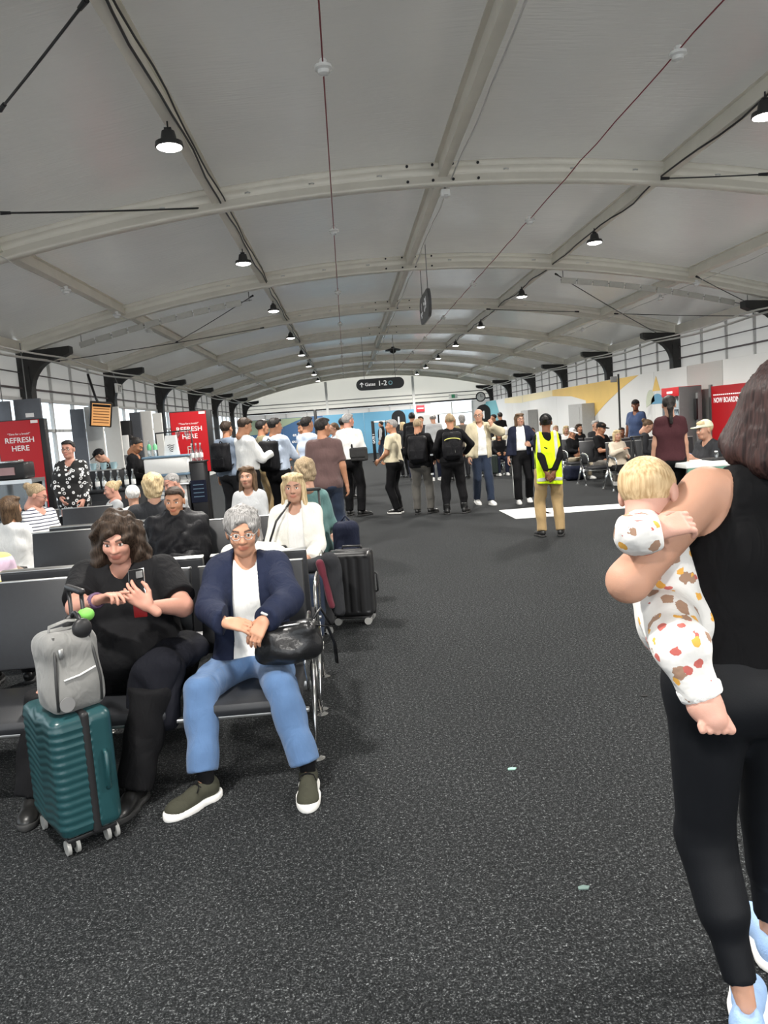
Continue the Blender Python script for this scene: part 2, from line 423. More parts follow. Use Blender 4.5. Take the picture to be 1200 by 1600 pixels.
# printed hoarding in front of the end wall
hoard = thing('blue_hoarding', 'blue and green printed hoarding across the far end of the hall', 'hoarding', (0, 43.9, 0))
BLUE = mat('blue_print', C8(96, 150, 180), .5, var=.05, nscale=1); TEAL = mat('teal_print', C8(78, 160, 170), .5, var=.05, nscale=1)
GRN = mat('pale_green_print', C8(150, 165, 140), .5, var=.05, nscale=1); DBLU = mat('deep_blue_print', C8(66, 100, 140), .5, var=.06, nscale=1)
for xa, xb, mm in ((-5.6, -3.6, DBLU), (-3.6, -1.3, DBLU), (-1.3, 1.0, BLUE), (1.0, 3.3, BLUE), (3.3, 4.0, BLUE), (7.9, 8.45, TEAL)):
    MB().box(((xa+xb)/2, 0, 1.16), (xb-xa-.012, .06, 2.32)).build('board', mm, hoard, False)
MB().prism([(-5.6, 1.5), (-4.9, 1.5), (-3.9, 1.72), (-2.9, 2.1), (-2.2, 2.3), (-5.6, 2.3)], .008, lambda u, v, w: (u, -.033-w, v)).build('print_shape', GRN, hoard, False)
WTXT = mat('white_lettering', (.85, .85, .85), .5, var=.02)
text_obj('lettering', 'es for your', .26, WTXT, hoard, (-2.5, -.036, 1.35), (1, 0, 0), (0, 0, 1), .02)
text_obj('lettering', 'our terminal', .26, WTXT, hoard, (-2.5, -.036, .98), (1, 0, 0), (0, 0, 1), .02)

# right wall: printed boards
PANW = mat('white_printed_board', (.70, .70, .685), .4, var=.05, nscale=1.2)
YEL = mat('yellow_print', C8(224, 188, 104), .45, var=.08, nscale=2); PALEY = mat('pale_yellow_print', C8(236, 222, 178), .45, var=.06, nscale=1)
ybs = [43.8, 40.6, 36.9, 33.4, 29.0, 25.2, 22.4, 19.7, 17.75, 16.05, 14.0, 11.5, 9.0, 6.5, 4.0, 1.5, -1]
XB = 7.98
GREYB = mat('grey_board', (.45, .44, .42), .5, var=.04)
for a, b in zip(ybs[:-1], ybs[1:]):
    gz = 2.44
    mm = GREYB if abs(a-17.75) < .1 else PANW
    MB().box((XB+.03, (a+b)/2, gz/2), (.06, a-b-.015, gz), bev=.004).build('wall_board', mm, wall_right, False)
def wallprint(poly, m, name='print_shape', t=.006):
    MB().prism(poly, t, lambda u, v, w: (XB-w-.001, u, v)).build(name, m, wall_right, False)
# yellow sweep
def bez(p0, p1, p2, n=14): return [((1-t)**2*p0[0]+2*t*(1-t)*p1[0]+t*t*p2[0], (1-t)**2*p0[1]+2*t*(1-t)*p1[1]+t*t*p2[1]) for t in [i/n for i in range(n+1)]]
up = bez((25.4, .95), (24.0, 1.75), (20.7, 2.43)); lo = [(21.9, 2.43), (24.4, 2.43), (27.0, 2.43), (29.5, 2.43), (29.5, 2.2), (27, 2.1), (25.4, 1.9)]
wallprint(up+lo, YEL)
wallprint([(29.5, 2.2), (29.5, 2.43), (34.5, 2.43), (34.5, 2.12)], PALEY); wallprint([(34.6, 2.1), (34.6, 2.43), (38.5, 2.43), (38.5, 2.2)], PALEY)
wallprint([(38.9, 0), (38.9, .9), (40.2, 1.9), (40.8, 2.43), (43.7, 2.43), (43.7, 0)], TEAL)
for u, v, mm, r in ((19.5, 1.62, MATS['blue_print'], .42), (19.4, 1.12, mat('dusty_pink_print', C8(200, 150, 150), .5), .26)):
    wallprint([(u+r*math.cos(t), v+r*.62*math.sin(t)) for t in [math.pi*i/10 for i in range(11)]] if mm.name == 'blue_print' else [(u-r, v+.1), (u, v-.25), (u+r, v+.1)], mm)
wallprint([(19.8, 1.95), (19.55, 2.33), (19.3, 1.95)], YEL)
wallprint([(19.95+.3*math.cos(t), 1.62+.38*math.sin(t)) for t in [math.pi*i/8-.2 for i in range(9)]], mat('sage_print', C8(190, 196, 176), .5))
# grey service cabinets on the right wall
for lab, ya, yb, zt in (('tall grey metal cabinet below the yellow wall print', 26.0, 24.5, 1.8), ('grey metal cabinet against the white wall nearer the far end', 33.2, 31.9, 1.75)):
    c = thing('service_cabinet', lab, 'cabinet', (XB-.22, (ya+yb)/2, 0))
    b_ = MB().box((0, 0, zt/2), (.42, ya-yb, zt), bev=.01).build('body', mat('cabinet_grey', (.36, .36, .35), .5), c, False)
    MB().box((-.215, .1, zt/2), (.012, ya-yb-.3, zt-.2), bev=.004).build('door', MATS['cabinet_grey'], c, False)
    MB().cyl((-.225, -.2, zt*.55), (-.25, -.2, zt*.55), .02).build('handle', BLACK, c)
    sg = MB().box((XB-.006, ya+.45, zt-.3), (.01, .5, .42)).build('wall_notice', mat('notice_dark_grey', (.1, .1, .11), .5), None, False)
    tag(sg, 'small dark notice on the white wall beside the '+('yellow wall print cabinet' if ya < 30 else 'farther grey cabinet'), 'sign')

# ------------------------------------------------------------------ high-bay lamps along the two inner purlins
LGLOW = mat('lamp_diffuser_lit', (1, 1, 1), .4, emit=(1, .97, .92), estr=18)
lamp_body = MB().lathe([(.03, .13), (.055, .125), (.065, .08), (.07, .045), (.115, .035), (.12, .0), (.11, -.006)], n=20).mesh('housing', 40); lamp_body.materials.append(mat('lamp_housing_dark', (.05, .05, .05), .4, .5))
lamp_disc = MB().lathe([(.02, -.03), (.07, -.024), (.105, -.010), (.108, -.002)], n=20).mesh('diffuser', 40); lamp_disc.materials.append(LGLOW)
ld = bpy.data.lights.new('lamp_light', 'SPOT'); ld.energy = LAMP_W*10; ld.spot_size = math.radians(165); ld.spot_blend = .6; ld.shadow_soft_size = .14; ld.color = (1, .96, .9)
ordn = ['nearest', 'second', 'third', 'fourth', 'fifth', 'sixth', 'seventh', 'eighth']
def lamp(x, y, z, label):
    t = thing('ceiling_lamp', label, 'lamp', (x, y, z), 0, 'high-bay lamps hung along the roof purlins')
    share('housing', lamp_body, None, t); share('diffuser', lamp_disc, None, t)
    MB().tube([(0, 0, .12), (0, 0, arch_z(x)+.1-z)], .008, 6).build('hanger', BLACKM, t)
    MB().box((0, 0, .14), (.06, .03, .03)).build('bracket', BLACKM, t, False)
    o = bpy.data.objects.new('lamp_light', ld); put(o, t); o.location = (0, 0, -.02)
for k, y in enumerate((6.96, 11.7, 16.4, 21.3, 26.3, 31.2, 36.2, 41.2)):
    lamp(XC-2.665-.02, y, 4.10, f'{ordn[k]} round ceiling lamp along the left purlin')
for k, y in enumerate((7.1, 11.9, 16.8, 21.9, 26.9, 32.0, 37.0, 41.6)):
    lamp(XC+2.665-.05, y, 4.12, f'{ordn[k]} round ceiling lamp along the right purlin')
lamp(XC-2.665, 2.0, 4.02, 'round ceiling lamp on the left purlin above the front seats, out of view'); lamp(XC+2.665, 2.0, 4.02, 'round ceiling lamp on the right purlin overhead, out of view')
lamp(XC-2.665, -2.8, 4.02, 'round ceiling lamp on the left purlin behind the viewer'); lamp(XC+2.665, -2.8, 4.02, 'round ceiling lamp on the right purlin behind the viewer')

# ================================================================== SMOOTH BODIES: distance fields meshed as one skin
def A3(p): return np.array(p, np.float64)
def cone(a, b, ra, rb, k=.03, flat=False): return ('c', A3(a), A3(b), ra, rb, k, flat)
def ell(c, r, k=.03, R=None): return ('e', A3(c), A3(r), None if R is None else np.array(R, np.float64), k)
def rbox(c, half, r, k=.01, R=None): return ('b', A3(c), A3(half), r, None if R is None else np.array(R, np.float64), k)
def _bbox(p):
    if p[0] == 'b':
        q = p[2] if p[4] is None else np.full(3, np.linalg.norm(p[2])); return p[1]-q, p[1]+q
    if p[0] == 'c':
        r = max(p[3], p[4]); return np.minimum(p[1], p[2])-r, np.maximum(p[1], p[2])+r
    if p[0] == 'e':
        r = p[2] if p[3] is None else np.full(3, p[2].max()); return p[1]-r, p[1]+r
def _eval(p, X, Y, Z):
    if p[0] == 'c':
        _, a, b, ra, rb, k, flat = p; ba = b-a; L2 = max(ba@ba, 1e-9)
        x, y, z = X-a[0], Y-a[1], Z-a[2]
        dt = (x*ba[0]+y*ba[1]+z*ba[2])/L2
        t = np.clip(dt, 0, 1)
        d = np.sqrt((x-t*ba[0])**2+(y-t*ba[1])**2+(z-t*ba[2])**2)-(ra+t*(rb-ra))
        if flat: d = np.maximum(d, (dt-1)*math.sqrt(L2))
        return d
    if p[0] == 'b':
        _, c, hf, r, R, k = p; x, y, z = X-c[0], Y-c[1], Z-c[2]
        if R is not None: x, y, z = (R[0, 0]*x+R[1, 0]*y+R[2, 0]*z, R[0, 1]*x+R[1, 1]*y+R[2, 1]*z, R[0, 2]*x+R[1, 2]*y+R[2, 2]*z)
        qx, qy, qz = np.abs(x)-hf[0]+r, np.abs(y)-hf[1]+r, np.abs(z)-hf[2]+r
        return np.sqrt(np.maximum(qx, 0)**2+np.maximum(qy, 0)**2+np.maximum(qz, 0)**2)+np.minimum(np.maximum(np.maximum(qx, qy), qz), 0)-r
    _, c, r, R, k = p
    x, y, z = X-c[0], Y-c[1], Z-c[2]
    if R is not None:
        x, y, z = (R[0, 0]*x+R[1, 0]*y+R[2, 0]*z, R[0, 1]*x+R[1, 1]*y+R[2, 1]*z, R[0, 2]*x+R[1, 2]*y+R[2, 2]*z)
    k0 = np.sqrt((x/r[0])**2+(y/r[1])**2+(z/r[2])**2); k1 = np.sqrt((x/r[0]**2)**2+(y/r[1]**2)**2+(z/r[2]**2)**2)+1e-9
    return k0*(k0-1)/k1
def field(prims, h, grow=0.0, cuts=(), noise=None, subs=()):
    """mesh of the smooth union of prims (grown), minus subs, limited by cuts(X,Y,Z)->distance that must stay negative"""
    bb = [_bbox(p) for p in prims]
    lo = np.min([b[0] for b in bb], 0)-grow-2.5*h; hi = np.max([b[1] for b in bb], 0)+grow+2.5*h
    n = np.ceil((hi-lo)/h).astype(int)+1
    ax = [lo[i]+h*np.arange(n[i]) for i in range(3)]
    v = np.full(n, .5, np.float32)
    for p, (a, b) in zip(prims, bb):
        k = p[-1] if p[0] != 'c' else p[5]
        m = grow+k+2*h
        i0 = np.clip(np.floor((a-m-lo)/h).astype(int), 0, n-1); i1 = np.clip(np.ceil((b+m-lo)/h).astype(int)+1, 1, n)
        sl = tuple(slice(q, w) for q, w in zip(i0, i1))
        X = ax[0][sl[0]][:, None, None]; Y = ax[1][sl[1]][None, :, None]; Z = ax[2][sl[2]][None, None, :]
        d = (_eval(p, X, Y, Z)-grow).astype(np.float32); o = v[sl]
        hh = np.maximum(k-np.abs(d-o), 0)/max(k, 1e-6)
        v[sl] = np.minimum(d, o)-hh*hh*k*.25
    X = ax[0][:, None, None]; Y = ax[1][None, :, None]; Z = ax[2][None, None, :]
    for p in subs:
        k = p[-1] if p[0] != 'c' else p[5]
        d = -_eval(p, X, Y, Z).astype(np.float32); hh = np.maximum(k-np.abs(d-v), 0)/max(k, 1e-6); v = np.maximum(d, v)+hh*hh*k*.25
    if noise is not None: v = v+noise(X, Y, Z).astype(np.float32)
    for c in cuts: v = np.maximum(v, c(X, Y, Z).astype(np.float32)*np.ones_like(v))
    v[0] = v[-1] = .5; v[:, 0] = v[:, -1] = .5; v[:, :, 0] = v[:, :, -1] = .5
    return nets(v, lo, h)
_CR = [(0, 0, 0), (1, 0, 0), (0, 1, 0), (1, 1, 0), (0, 0, 1), (1, 0, 1), (0, 1, 1), (1, 1, 1)]
_ED = [(0, 1), (2, 3), (4, 5), (6, 7), (0, 2), (1, 3), (4, 6), (5, 7), (0, 4), (1, 5), (2, 6), (3, 7)]
def nets(v, lo, h):
    s = v < 0; a, b, c = v.shape
    cnt = np.zeros((a-1, b-1, c-1), np.int8)
    for i, j, k in _CR: cnt += s[i:a-1+i, j:b-1+j, k:c-1+k]
    act = (cnt > 0) & (cnt < 8); ids = np.argwhere(act)
    idx = np.full(act.shape, -1, np.int64); idx[act] = np.arange(len(ids))
    cv = [v[ids[:, 0]+i, ids[:, 1]+j, ids[:, 2]+k] for i, j, k in _CR]
    acc = np.zeros((len(ids), 3)); n = np.zeros(len(ids))
    for p, q in _ED:
        va, vb = cv[p], cv[q]; m = (va < 0) != (vb < 0)
        t = np.where(m, va/np.where(m, va-vb, 1), 0)
        P = np.array(_CR[p], float); Q = np.array(_CR[q], float)
        acc += np.where(m[:, None], P+(Q-P)*t[:, None], 0); n += m
    V = lo + h*(ids + acc/np.maximum(n, 1)[:, None])
    Fs = []
    for axn in range(3):
        o = [1, 1, 1]; o[axn] = 0
        sl0 = [slice(1, -1)]*3; sl0[axn] = slice(0, -1); sl1 = list(sl0); sl1[axn] = slice(1, None)
        A, B = s[tuple(sl0)], s[tuple(sl1)]
        e = np.argwhere(A != B)
        if not len(e): continue
        base = e.copy()
        for q in range(3):
            if q != axn: base[:, q] += 1
        inside = A[tuple(e.T)]
        u, w = [(1, 2), (2, 0), (0, 1)][axn]
        def g(du, dw):
            t = base.copy(); t[:, u] -= du; t[:, w] -= dw; return idx[tuple(t.T)]
        quad = np.stack([g(1, 1), g(0, 1), g(0, 0), g(1, 0)], 1)
        quad[~inside] = quad[~inside][:, ::-1]
        Fs.append(quad)
    return V, np.concatenate(Fs)
def wrinkle(amp, f=22.0, seed=0.0, zs=1.0):
    def fn(X, Y, Z):
        a = np.sin(f*(X*.9+Z*.55*zs)+2.2*np.sin(f*.43*Y+seed)+seed)
        b = np.sin(f*1.7*(Y*.8-Z*.6*zs)+1.7*np.sin(f*.6*X+seed*2)+seed*3)
        return amp*(a*.6+b*.4)
    return fn
def xf(V, M): 
    M = np.array(M); return V@M[:3, :3].T + M[:3, 3]
def join(parts):
    """[(V, F, mask or None)] -> one mesh"""
    Vs = []; Fs = []; Ms = []; n = 0
    for V, F, m in parts:
        Vs.append(V); Fs.append(F+n); Ms.append(np.zeros((len(V), 4), np.float32) if m is None else m); n += len(V)
    return np.concatenate(Vs), np.concatenate(Fs), np.concatenate(Ms)

# ------------------------------------------------------------------ head, hands, hair, shoes (built once per kind)
_cache = {}
def head_shell(h=.0065, kind='m'):
    key = ('head', h, kind)
    if key in _cache: return _cache[key]
    jw = .046 if kind == 'm' else .040
    pr = [ell((0, -.015, .033), (.076, .096, .086), .02), ell((0, .028, -.028), (.0605, .066, .088), .03), ell((0, .05, -.088), (jw, .036, .03), .03),
          cone((0, .086, .012), (0, .108, -.026), .0075, .0125, .012), ell((-.011, .098, -.03), (.009, .010, .008), .008), ell((.011, .098, -.03), (.009, .010, .008), .008),
          cone((-.036, .078, .022), (.036, .078, .022), .011, .011, .02),
          ell((.036, .064, -.026), (.026, .024, .026), .02), ell((-.036, .064, -.026), (.026, .024, .026), .02),
          ell((.079, -.008, -.006), (.010, .020, .033), .008), ell((-.079, -.008, -.006), (.010, .020, .033), .008),
          ell((0, .089, -.054), (.025, .011, .0065), .008), ell((0, .087, -.066), (.021, .012, .0075), .008),
          cone((0, -.022, -.05), (0, -.034, -.15), .054, .058, .03)]
    subs = [ell((.031, .104, .003), (.017, .018, .012), .012), ell((-.031, .104, .003), (.017, .018, .012), .012)]
    V, F = field(pr, h, subs=subs)
    V2, F2 = field([ell((.031, .0775, .003), (.0135, .0125, .0125), 0), ell((-.031, .0775, .003), (.0135, .0125, .0125), 0)], min(h, .004))
    def msk(V, eye):
        M = np.zeros((len(V), 4), np.float32); x, y, z = np.abs(V[:, 0]), V[:, 1], V[:, 2]
        if eye:
            d = np.sqrt((x-.031)**2+(z-.003)**2); M[:, 2] = (np.abs(z-.002) < .0085); M[:, 1] = (d < .0068) | (z > .0085)
        else:
            l = ((x/.027)**2+((z+.0605)/.013)**2); M[:, 0] = np.clip(1.6-l, 0, 1)*(y > .07)
            bz = .024+.006*np.sin((x-.012)/.036*2.2); M[:, 1] = np.clip(1.5-np.abs(z-bz)/.0048, 0, 1)*(x > .012)*(x < .05)*(y > .05)
        return M
    r = join([(V, F, msk(V, False)), (V2, F2, msk(V2, True))]); _cache[key] = r
    return r
def hand_shell(curl=.35, h=.006, thumb=.4, spread=.0, side=1, idx=None, fat=1.0):
    """wrist at the origin, fingers +Y, palm -Z; right hand (side=1) has its thumb on -X"""
    key = ('hand', curl, h, thumb, spread, side, idx, fat)
    if key in _cache: return _cache[key]
    pr = [cone((0, -.045, 0), (0, .015, 0), .024*fat, .024*fat, .015)]
    xs = (-.031, -.0105, .0105, .030); ln = (.068, .077, .071, .056); cs = (curl, curl, curl*1.05, curl*1.1)
    if idx is not None: cs = idx
    for x, l, c in zip(xs, ln, cs):
        pr.append(cone((x*.55, .01, 0), (x, .083, 0), .0145*fat, .0115*fat, .014))
        p = np.array((x, .086, 0)); an = 0.0
        for seg, ca, r1, r2 in ((.45, 55, .0100, .0090), (.31, 75, .0090, .0082), (.24, 45, .0082, .0070)):
            an += math.radians(ca)*c
            q = p+l*seg*np.array((spread*x/.03*.3, math.cos(an), -math.sin(an))); pr.append(cone(p, q, r1*fat, r2*fat, .004)); p = q
    t0 = np.array((-.024, .018, -.006)); t1 = t0+.042*A3((-.75+.35*thumb, .60, -.15-.5*thumb)); t2 = t1+.032*A3((-.45+.6*thumb, .82, -.2-.45*thumb)); t3 = t2+.026*A3((-.2+.7*thumb, .9, -.1-.45*thumb))
    pr += [cone(t0, t1, .0165*fat, .0125*fat, .014), cone(t1, t2, .0118*fat, .0105*fat, .004), cone(t2, t3, .0105*fat, .008*fat, .004)]
    V, F = field(pr, h)
    if side < 0:
        V = V*np.array((-1, 1, 1)); F = F[:, ::-1]
    _cache[key] = (V, F); return V, F

def hair_shell(style, h=.008):
    key = ('hair', style, h)
    if key in _cache: return _cache[key]
    cap = [ell((0, -.018, .036), (.083, .102, .091), .02)]
    rough = None; cuts = []; subs = [ell((0, .105, -.03), (.075, .070, .085), .015)]
    def low(z0, yb):    # hairline: keeps the back of the head down to z0, rises over the ears
        return lambda X, Y, Z: (z0 + np.clip((Y+yb)*1.15, 0, .13)) - Z + 0*X
    if style == 'short':
        pr = cap+[ell((0, .045, .085), (.062, .045, .03), .03)]; cuts = [low(-.055, .06)]; rough = wrinkle(.003, 130)
    elif style == 'buzz':
        pr = [ell((0, -.016, .034), (.0785, .0985, .0885), .02)]; cuts = [low(-.05, .06)]; rough = wrinkle(.0006, 200)
    elif style == 'baby':
        pr = [ell((0, -.018, .030), (.0785, .0985, .090), .02)]; cuts = [low(-.082, .01)]; rough = wrinkle(.0008, 160); subs = [ell((0, .115, -.03), (.075, .070, .085), .015)]
    elif style == 'balding':
        pr = [ell((0, -.018, .03), (.081, .099, .085), .02)]; cuts = [low(-.055, .055), lambda X, Y, Z: Z-.06+0*X-.0*Y]; rough = wrinkle(.002, 130)
    elif style == 'bob':
        pr = cap+[cone((.066, -.02, .02), (.078, -.005, -.11), .034, .03, .03), cone((-.066, -.02, .02), (-.078, -.005, -.11), .034, .03, .03), cone((0, -.065, .0), (0, -.07, -.11), .07, .05, .04), ell((.04, .02, .094), (.048, .055, .022), .03), ell((-.04, .02, .094), (.048, .055, .022), .03)]
        subs = [ell((0, .11, -.04), (.058, .085, .095), .01)]; rough = wrinkle(.003, 120, zs=.15)
    elif style == 'long':
        pr = cap+[cone((.07, -.02, .02), (.085, .01, -.24), .034, .026, .03), cone((-.07, -.02, .02), (-.085, .01, -.24), .034, .026, .03), cone((0, -.07, .0), (0, -.09, -.28), .075, .06, .05), ell((.04, .02, .094), (.048, .055, .022), .03), ell((-.04, .02, .094), (.048, .055, .022), .03)]
        subs = [ell((0, .11, -.05), (.060, .085, .12), .01)]; rough = wrinkle(.004, 110, zs=.12)
    elif style == 'curly':
        pr = [ell((0, -.02, .045), (.10, .115, .10), .02)]+[cone((s*.08, -.02, .02), (s*.12, .0, -.24), .055, .05, .04) for s in (-1, 1)]+[cone((0, -.08, 0), (0, -.1, -.26), .08, .09, .05)]
        subs = [ell((0, .12, -.04), (.062, .09, .105), .01)]; rough = wrinkle(.011, 70)
    elif style == 'tousled':
        pr = [ell((0, -.02, .045), (.096, .11, .098), .02), ell((0, -.05, -.03), (.085, .07, .08), .03)]
        subs = [ell((0, .125, -.02), (.062, .085, .105), .015)]; rough = wrinkle(.006, 90)
    elif style == 'bun':
        pr = cap+[ell((0, -.125, .06), (.045, .04, .042), .02)]; cuts = [low(-.05, .055)]; rough = wrinkle(.002, 130)
    elif style == 'pony':
        pr = cap+[cone((0, -.115, .0), (0, -.135, -.05), .028, .034, .02), cone((0, -.135, -.05), (.01, -.11, -.24), .034, .02, .02)]; cuts = [lambda X, Y, Z: np.where(Y > -.10, -.055+np.clip((Y+.055)*1.15, 0, .13)-Z, -1.0)+0*X]; rough = wrinkle(.003, 120)
    V, F = field(pr, h, cuts=cuts, noise=rough, subs=subs); _cache[key] = (V, F); return V, F
def cap_shell(h=.008):
    if 'cap' in _cache: return _cache['cap']
    V, F = field([ell((0, -.012, .04), (.088, .108, .093), .02), ell((0, .125, .045), (.065, .07, .010), .006)], h, cuts=[lambda X, Y, Z: (.038 - .10*np.clip(-Y, 0, .2)) - Z + 0*X])
    _cache['cap'] = (V, F); return V, F
def shoe_shells(kind='shoe', h=.009):
    key = ('shoe', kind, h)
    if key in _cache: return _cache[key]
    # ankle joint at z=.085 above the floor; toe +Y
    up = [ell((0, -.03, .055), (.036, .045, .05), .03), cone((0, -.02, .06), (0, .06, .055), .036, .036, .03), ell((0, .115, .038), (.044, .07, .036), .03), ell((0, .16, .03), (.04, .045, .026), .03)]
    if kind == 'boot': up += [cone((0, -.015, .06), (0, -.015, .19), .042, .048, .02, True)]
    if kind == 'sock': up = up[:]; 
    cuts = [lambda X, Y, Z: .02-Z+0*X+0*Y]
    subs = [] if kind == 'boot' else [ell((0, -.02, .125), (.026, .04, .04), .01)]
    U = field(up, h, cuts=cuts, subs=subs)
    so = [ell((0, -.03, .02), (.042, .052, .06), .03), cone((0, -.02, .02), (0, .08, .02), .04, .045, .03), ell((0, .125, .02), (.05, .092, .06), .03)]
    S = field(so, h, cuts=[lambda X, Y, Z: -Z+.001+0*X+0*Y, lambda X, Y, Z: Z-.028-.012*np.clip(np.abs(Y-.02)*4-.3, 0, 1)+0*X])
    _cache[key] = (U, S); return U, S

def ik(a, t, l1, l2, pole):
    a = Vector(a); t = Vector(t); d = t-a; L = d.length
    if L > (l1+l2)*.999: t = a+d*((l1+l2)*.999/L); d = t-a; L = d.length
    c = (l1*l1-l2*l2+L*L)/(2*L); hgt = math.sqrt(max(l1*l1-c*c, 0)); u = d/L
    p = Vector(pole); p = p-u*p.dot(u); p = p.normalized() if p.length > 1e-5 else u.orthogonal()
    return a+u*c+p*hgt, t
def frame(fwd, palm):
    """hand frame: +Y along fwd, -Z along palm"""
    y = Vector(fwd).normalized(); z = -Vector(palm); z = (z-y*z.dot(y)).normalized(); x = y.cross(z)
    return Matrix((x, y, z)).transposed().to_4x4()
def rotm(axis, a): return Matrix.Rotation(a, 4, axis)

SKINS = {'warm': C8(184, 136, 110), 'fair': C8(176, 134, 112), 'pink': C8(188, 138, 120), 'tan': C8(172, 124, 96), 'olive': C8(170, 118, 86), 'brown': C8(110, 70, 48)}
HAIRS = {'black': ((.006, .005, .005), (.03, .026, .024)), 'dark': ((.014, .009, .006), (.06, .04, .028)), 'brown': ((.04, .024, .014), (.13, .08, .045)), 'blond': ((.30, .21, .10), (.62, .49, .30)),
         'grey': ((.13, .125, .12), (.36, .35, .34)), 'white': ((.45, .44, .42), (.75, .74, .72)), 'sandy': ((.17, .12, .07), (.38, .29, .18)), 'auburn': ((.022, .008, .008), (.10, .045, .04))}
POSE_STAND = dict(wr=(.25, .06, .83), wl=(-.25, .06, .83), ar=(.10, .0, .085), al=(-.10, .0, .085))
def person(label, x, y, rz=0.0, h=1.72, step=.02, w=1.0, sex='m', skin='fair', hair=('short', 'dark'), top=None, jacket=None, bottom=None, shoes=None,
           sit=None, lean=0.0, tilt=0.0, twist=0.0, wr=None, wl=None, er=(.5, -1, -.3), el=(-.5, -1, -.3), ar=None, al=None, kr=(.15, 1, .2), kl=(-.15, 1, .2),
           head=(0, 0, 0), hr=(None, None, .35), hl=(None, None, .35), belly=0.0, bust=0.0, cap=None, glasses=None, extras=None, z0=0.0, hh=None, footyaw=(0, 0), group=None, headh=None, toes=(0, 0), elbow_l=None, awm=1.0):
    """a clothed figure facing +Y of its own frame (rz=0: away from the viewer); every length is given for a 1.75 m figure"""
    S = h/1.75
    root = thing('person', label, 'person', (x, y, z0), rz, group)
    pz = .955 if sit is None else sit/S+.075
    pel = Vector((0, 0, pz))
    if sit is not None:
        ar = ar or (.13, .44, .085); al = al or (-.13, .44, .085); wr = wr or (.12, .30, pz+.10); wl = wl or (-.12, .30, pz+.10)
    wr = Vector(wr or POSE_STAND['wr']); wl = Vector(wl or POSE_STAND['wl']); ar = Vector(ar or POSE_STAND['ar']); al = Vector(al or POSE_STAND['al'])
    T = Matrix.Translation(pel) @ rotm('Z', twist) @ rotm('X', -lean) @ rotm('Y', tilt) @ Matrix.Translation(-pel)
    def tp(px, py, pz_): return T @ Vector((px, py, pz+pz_))
    sw = .158*(1 if sex == 'm' else .88)*(1+.55*(w-1))
    j = dict(neck=tp(0, -.02, .50), shr=tp(sw, -.012, .455), shl=tp(-sw, -.012, .455), hipr=Vector((.088, 0, pz-.035)), hipl=Vector((-.088, 0, pz-.035)))
    l1, l2, g1, g2 = .285, .250, .435, .425
    j['elr'], wr = ik(j['shr'], wr, l1, l2, er); j['ell'], wl = ik(j['shl'], wl, l1, l2, el)
    if elbow_l is not None: j['ell'] = Vector(elbow_l)
    j['knr'], ar = ik(j['hipr'], ar, g1, g2, kr); j['knl'], al = ik(j['hipl'], al, g1, g2, kl)
    hc = tp(0, .01, .665) if hh is None else tp(*hh)
    HM = Matrix.Translation(hc) @ rotm('Z', twist) @ rotm('X', -lean*.6) @ rotm('Z', head[0]) @ rotm('X', head[1]) @ rotm('Y', head[2])
    # ---- torso, limbs
    fw = w*(1.0 if sex == 'm' else .94)
    tz = [(.42, .066, .080, .0), (.30, .066, .100, .01), (.13, .058+.01*belly, .096, .01), (-.01, .068, .112, .0)]
    torso = []
    for (za, xa, ra, ya), (zb, xb, rb, yb) in zip(tz[:-1], tz[1:]):
        for s in (-1, 1): torso.append(cone(tp(s*xa*fw, ya, za), tp(s*xb*fw, yb, zb), ra*(.8+.2*w), rb*(.55+.45*w), .07))
    if belly: torso.append(ell(tp(0, .06+.05*belly, .10), (.15*w, .12+.04*belly, .14), .08))
    if bust: torso += [ell(tp(s*.075*w, .085, .31), (.075*w, .06*bust, .07), .05) for s in (-1, 1)]
    torso += [cone(j['neck']+Vector((0, 0, -.01)), tp(s*sw*.9, -.015, .452), .050, .045, .05) for s in (-1, 1)]
    pelvis = [ell((s*.055*fw, -.01, pz-.045), (.115*fw, .12*w, .105), .06) for s in (-1, 1)]
    if sit is not None: pelvis += [cone((s*.085*w, -.03, pz-.02), (s*.09*w, .1, pz-.02), .10*w, .09*w, .05) for s in (-1, 1)]
    aw = (.55+.45*w)*(1 if sex == 'm' else .88)*awm; lw = .5+.5*w
    arms_u = {}; arms_l = {}
    for s in 'rl':
        arms_u[s] = [cone(j['sh'+s], j['el'+s], .055*aw, .043*aw, .03)]; arms_l[s] = [cone(j['el'+s], (wr if s == 'r' else wl), .043*aw, .0255, .02)]
    leg_u = {}; leg_l = {}
    for s in 'rl':
        an = ar if s == 'r' else al
        mid = j['kn'+s].lerp(an, .35)+Vector((0, -.012, 0))
        leg_u[s] = [cone(j['hip'+s], j['kn'+s], .086*lw*(1.06 if sex == 'f' else 1), .059*lw, .04)]
        leg_l[s] = [cone(j['kn'+s], mid, .056*lw, .058*lw, .03), cone(mid, an, .055*lw, .036, .03)]
    neckp = [cone(j['neck'], HM @ Vector((0, -.03, -.10)), .060, .055, .03)]
    body = torso+pelvis+neckp+sum([arms_u[s]+arms_l[s]+leg_u[s]+leg_l[s] for s in 'rl'], [])
    def shr(ps, d): return [((p[0], p[1], p[2], max(p[3]-d, .02), max(p[4]-d, .02), p[5], p[6]) if p[0] == 'c' else (p[0], p[1], np.maximum(p[2]-d, .02), p[3], p[4])) for p in ps]
    dt = .008 if (top or jacket) else 0; db = .012 if bottom else 0
    lsl = bool(jacket) or (top or {}).get('sleeve') == 'long'
    body = shr(torso, dt)+shr(pelvis, max(dt, db))+neckp+sum([shr(arms_u[s], .006 if lsl else 0)+shr(arms_l[s], .004 if lsl else 0)+shr(leg_u[s]+leg_l[s], (.022 if w > 1.3 else .012)*(db > 0)) for s in 'rl'], [])
    bV, bF = field(body, step*1.1)
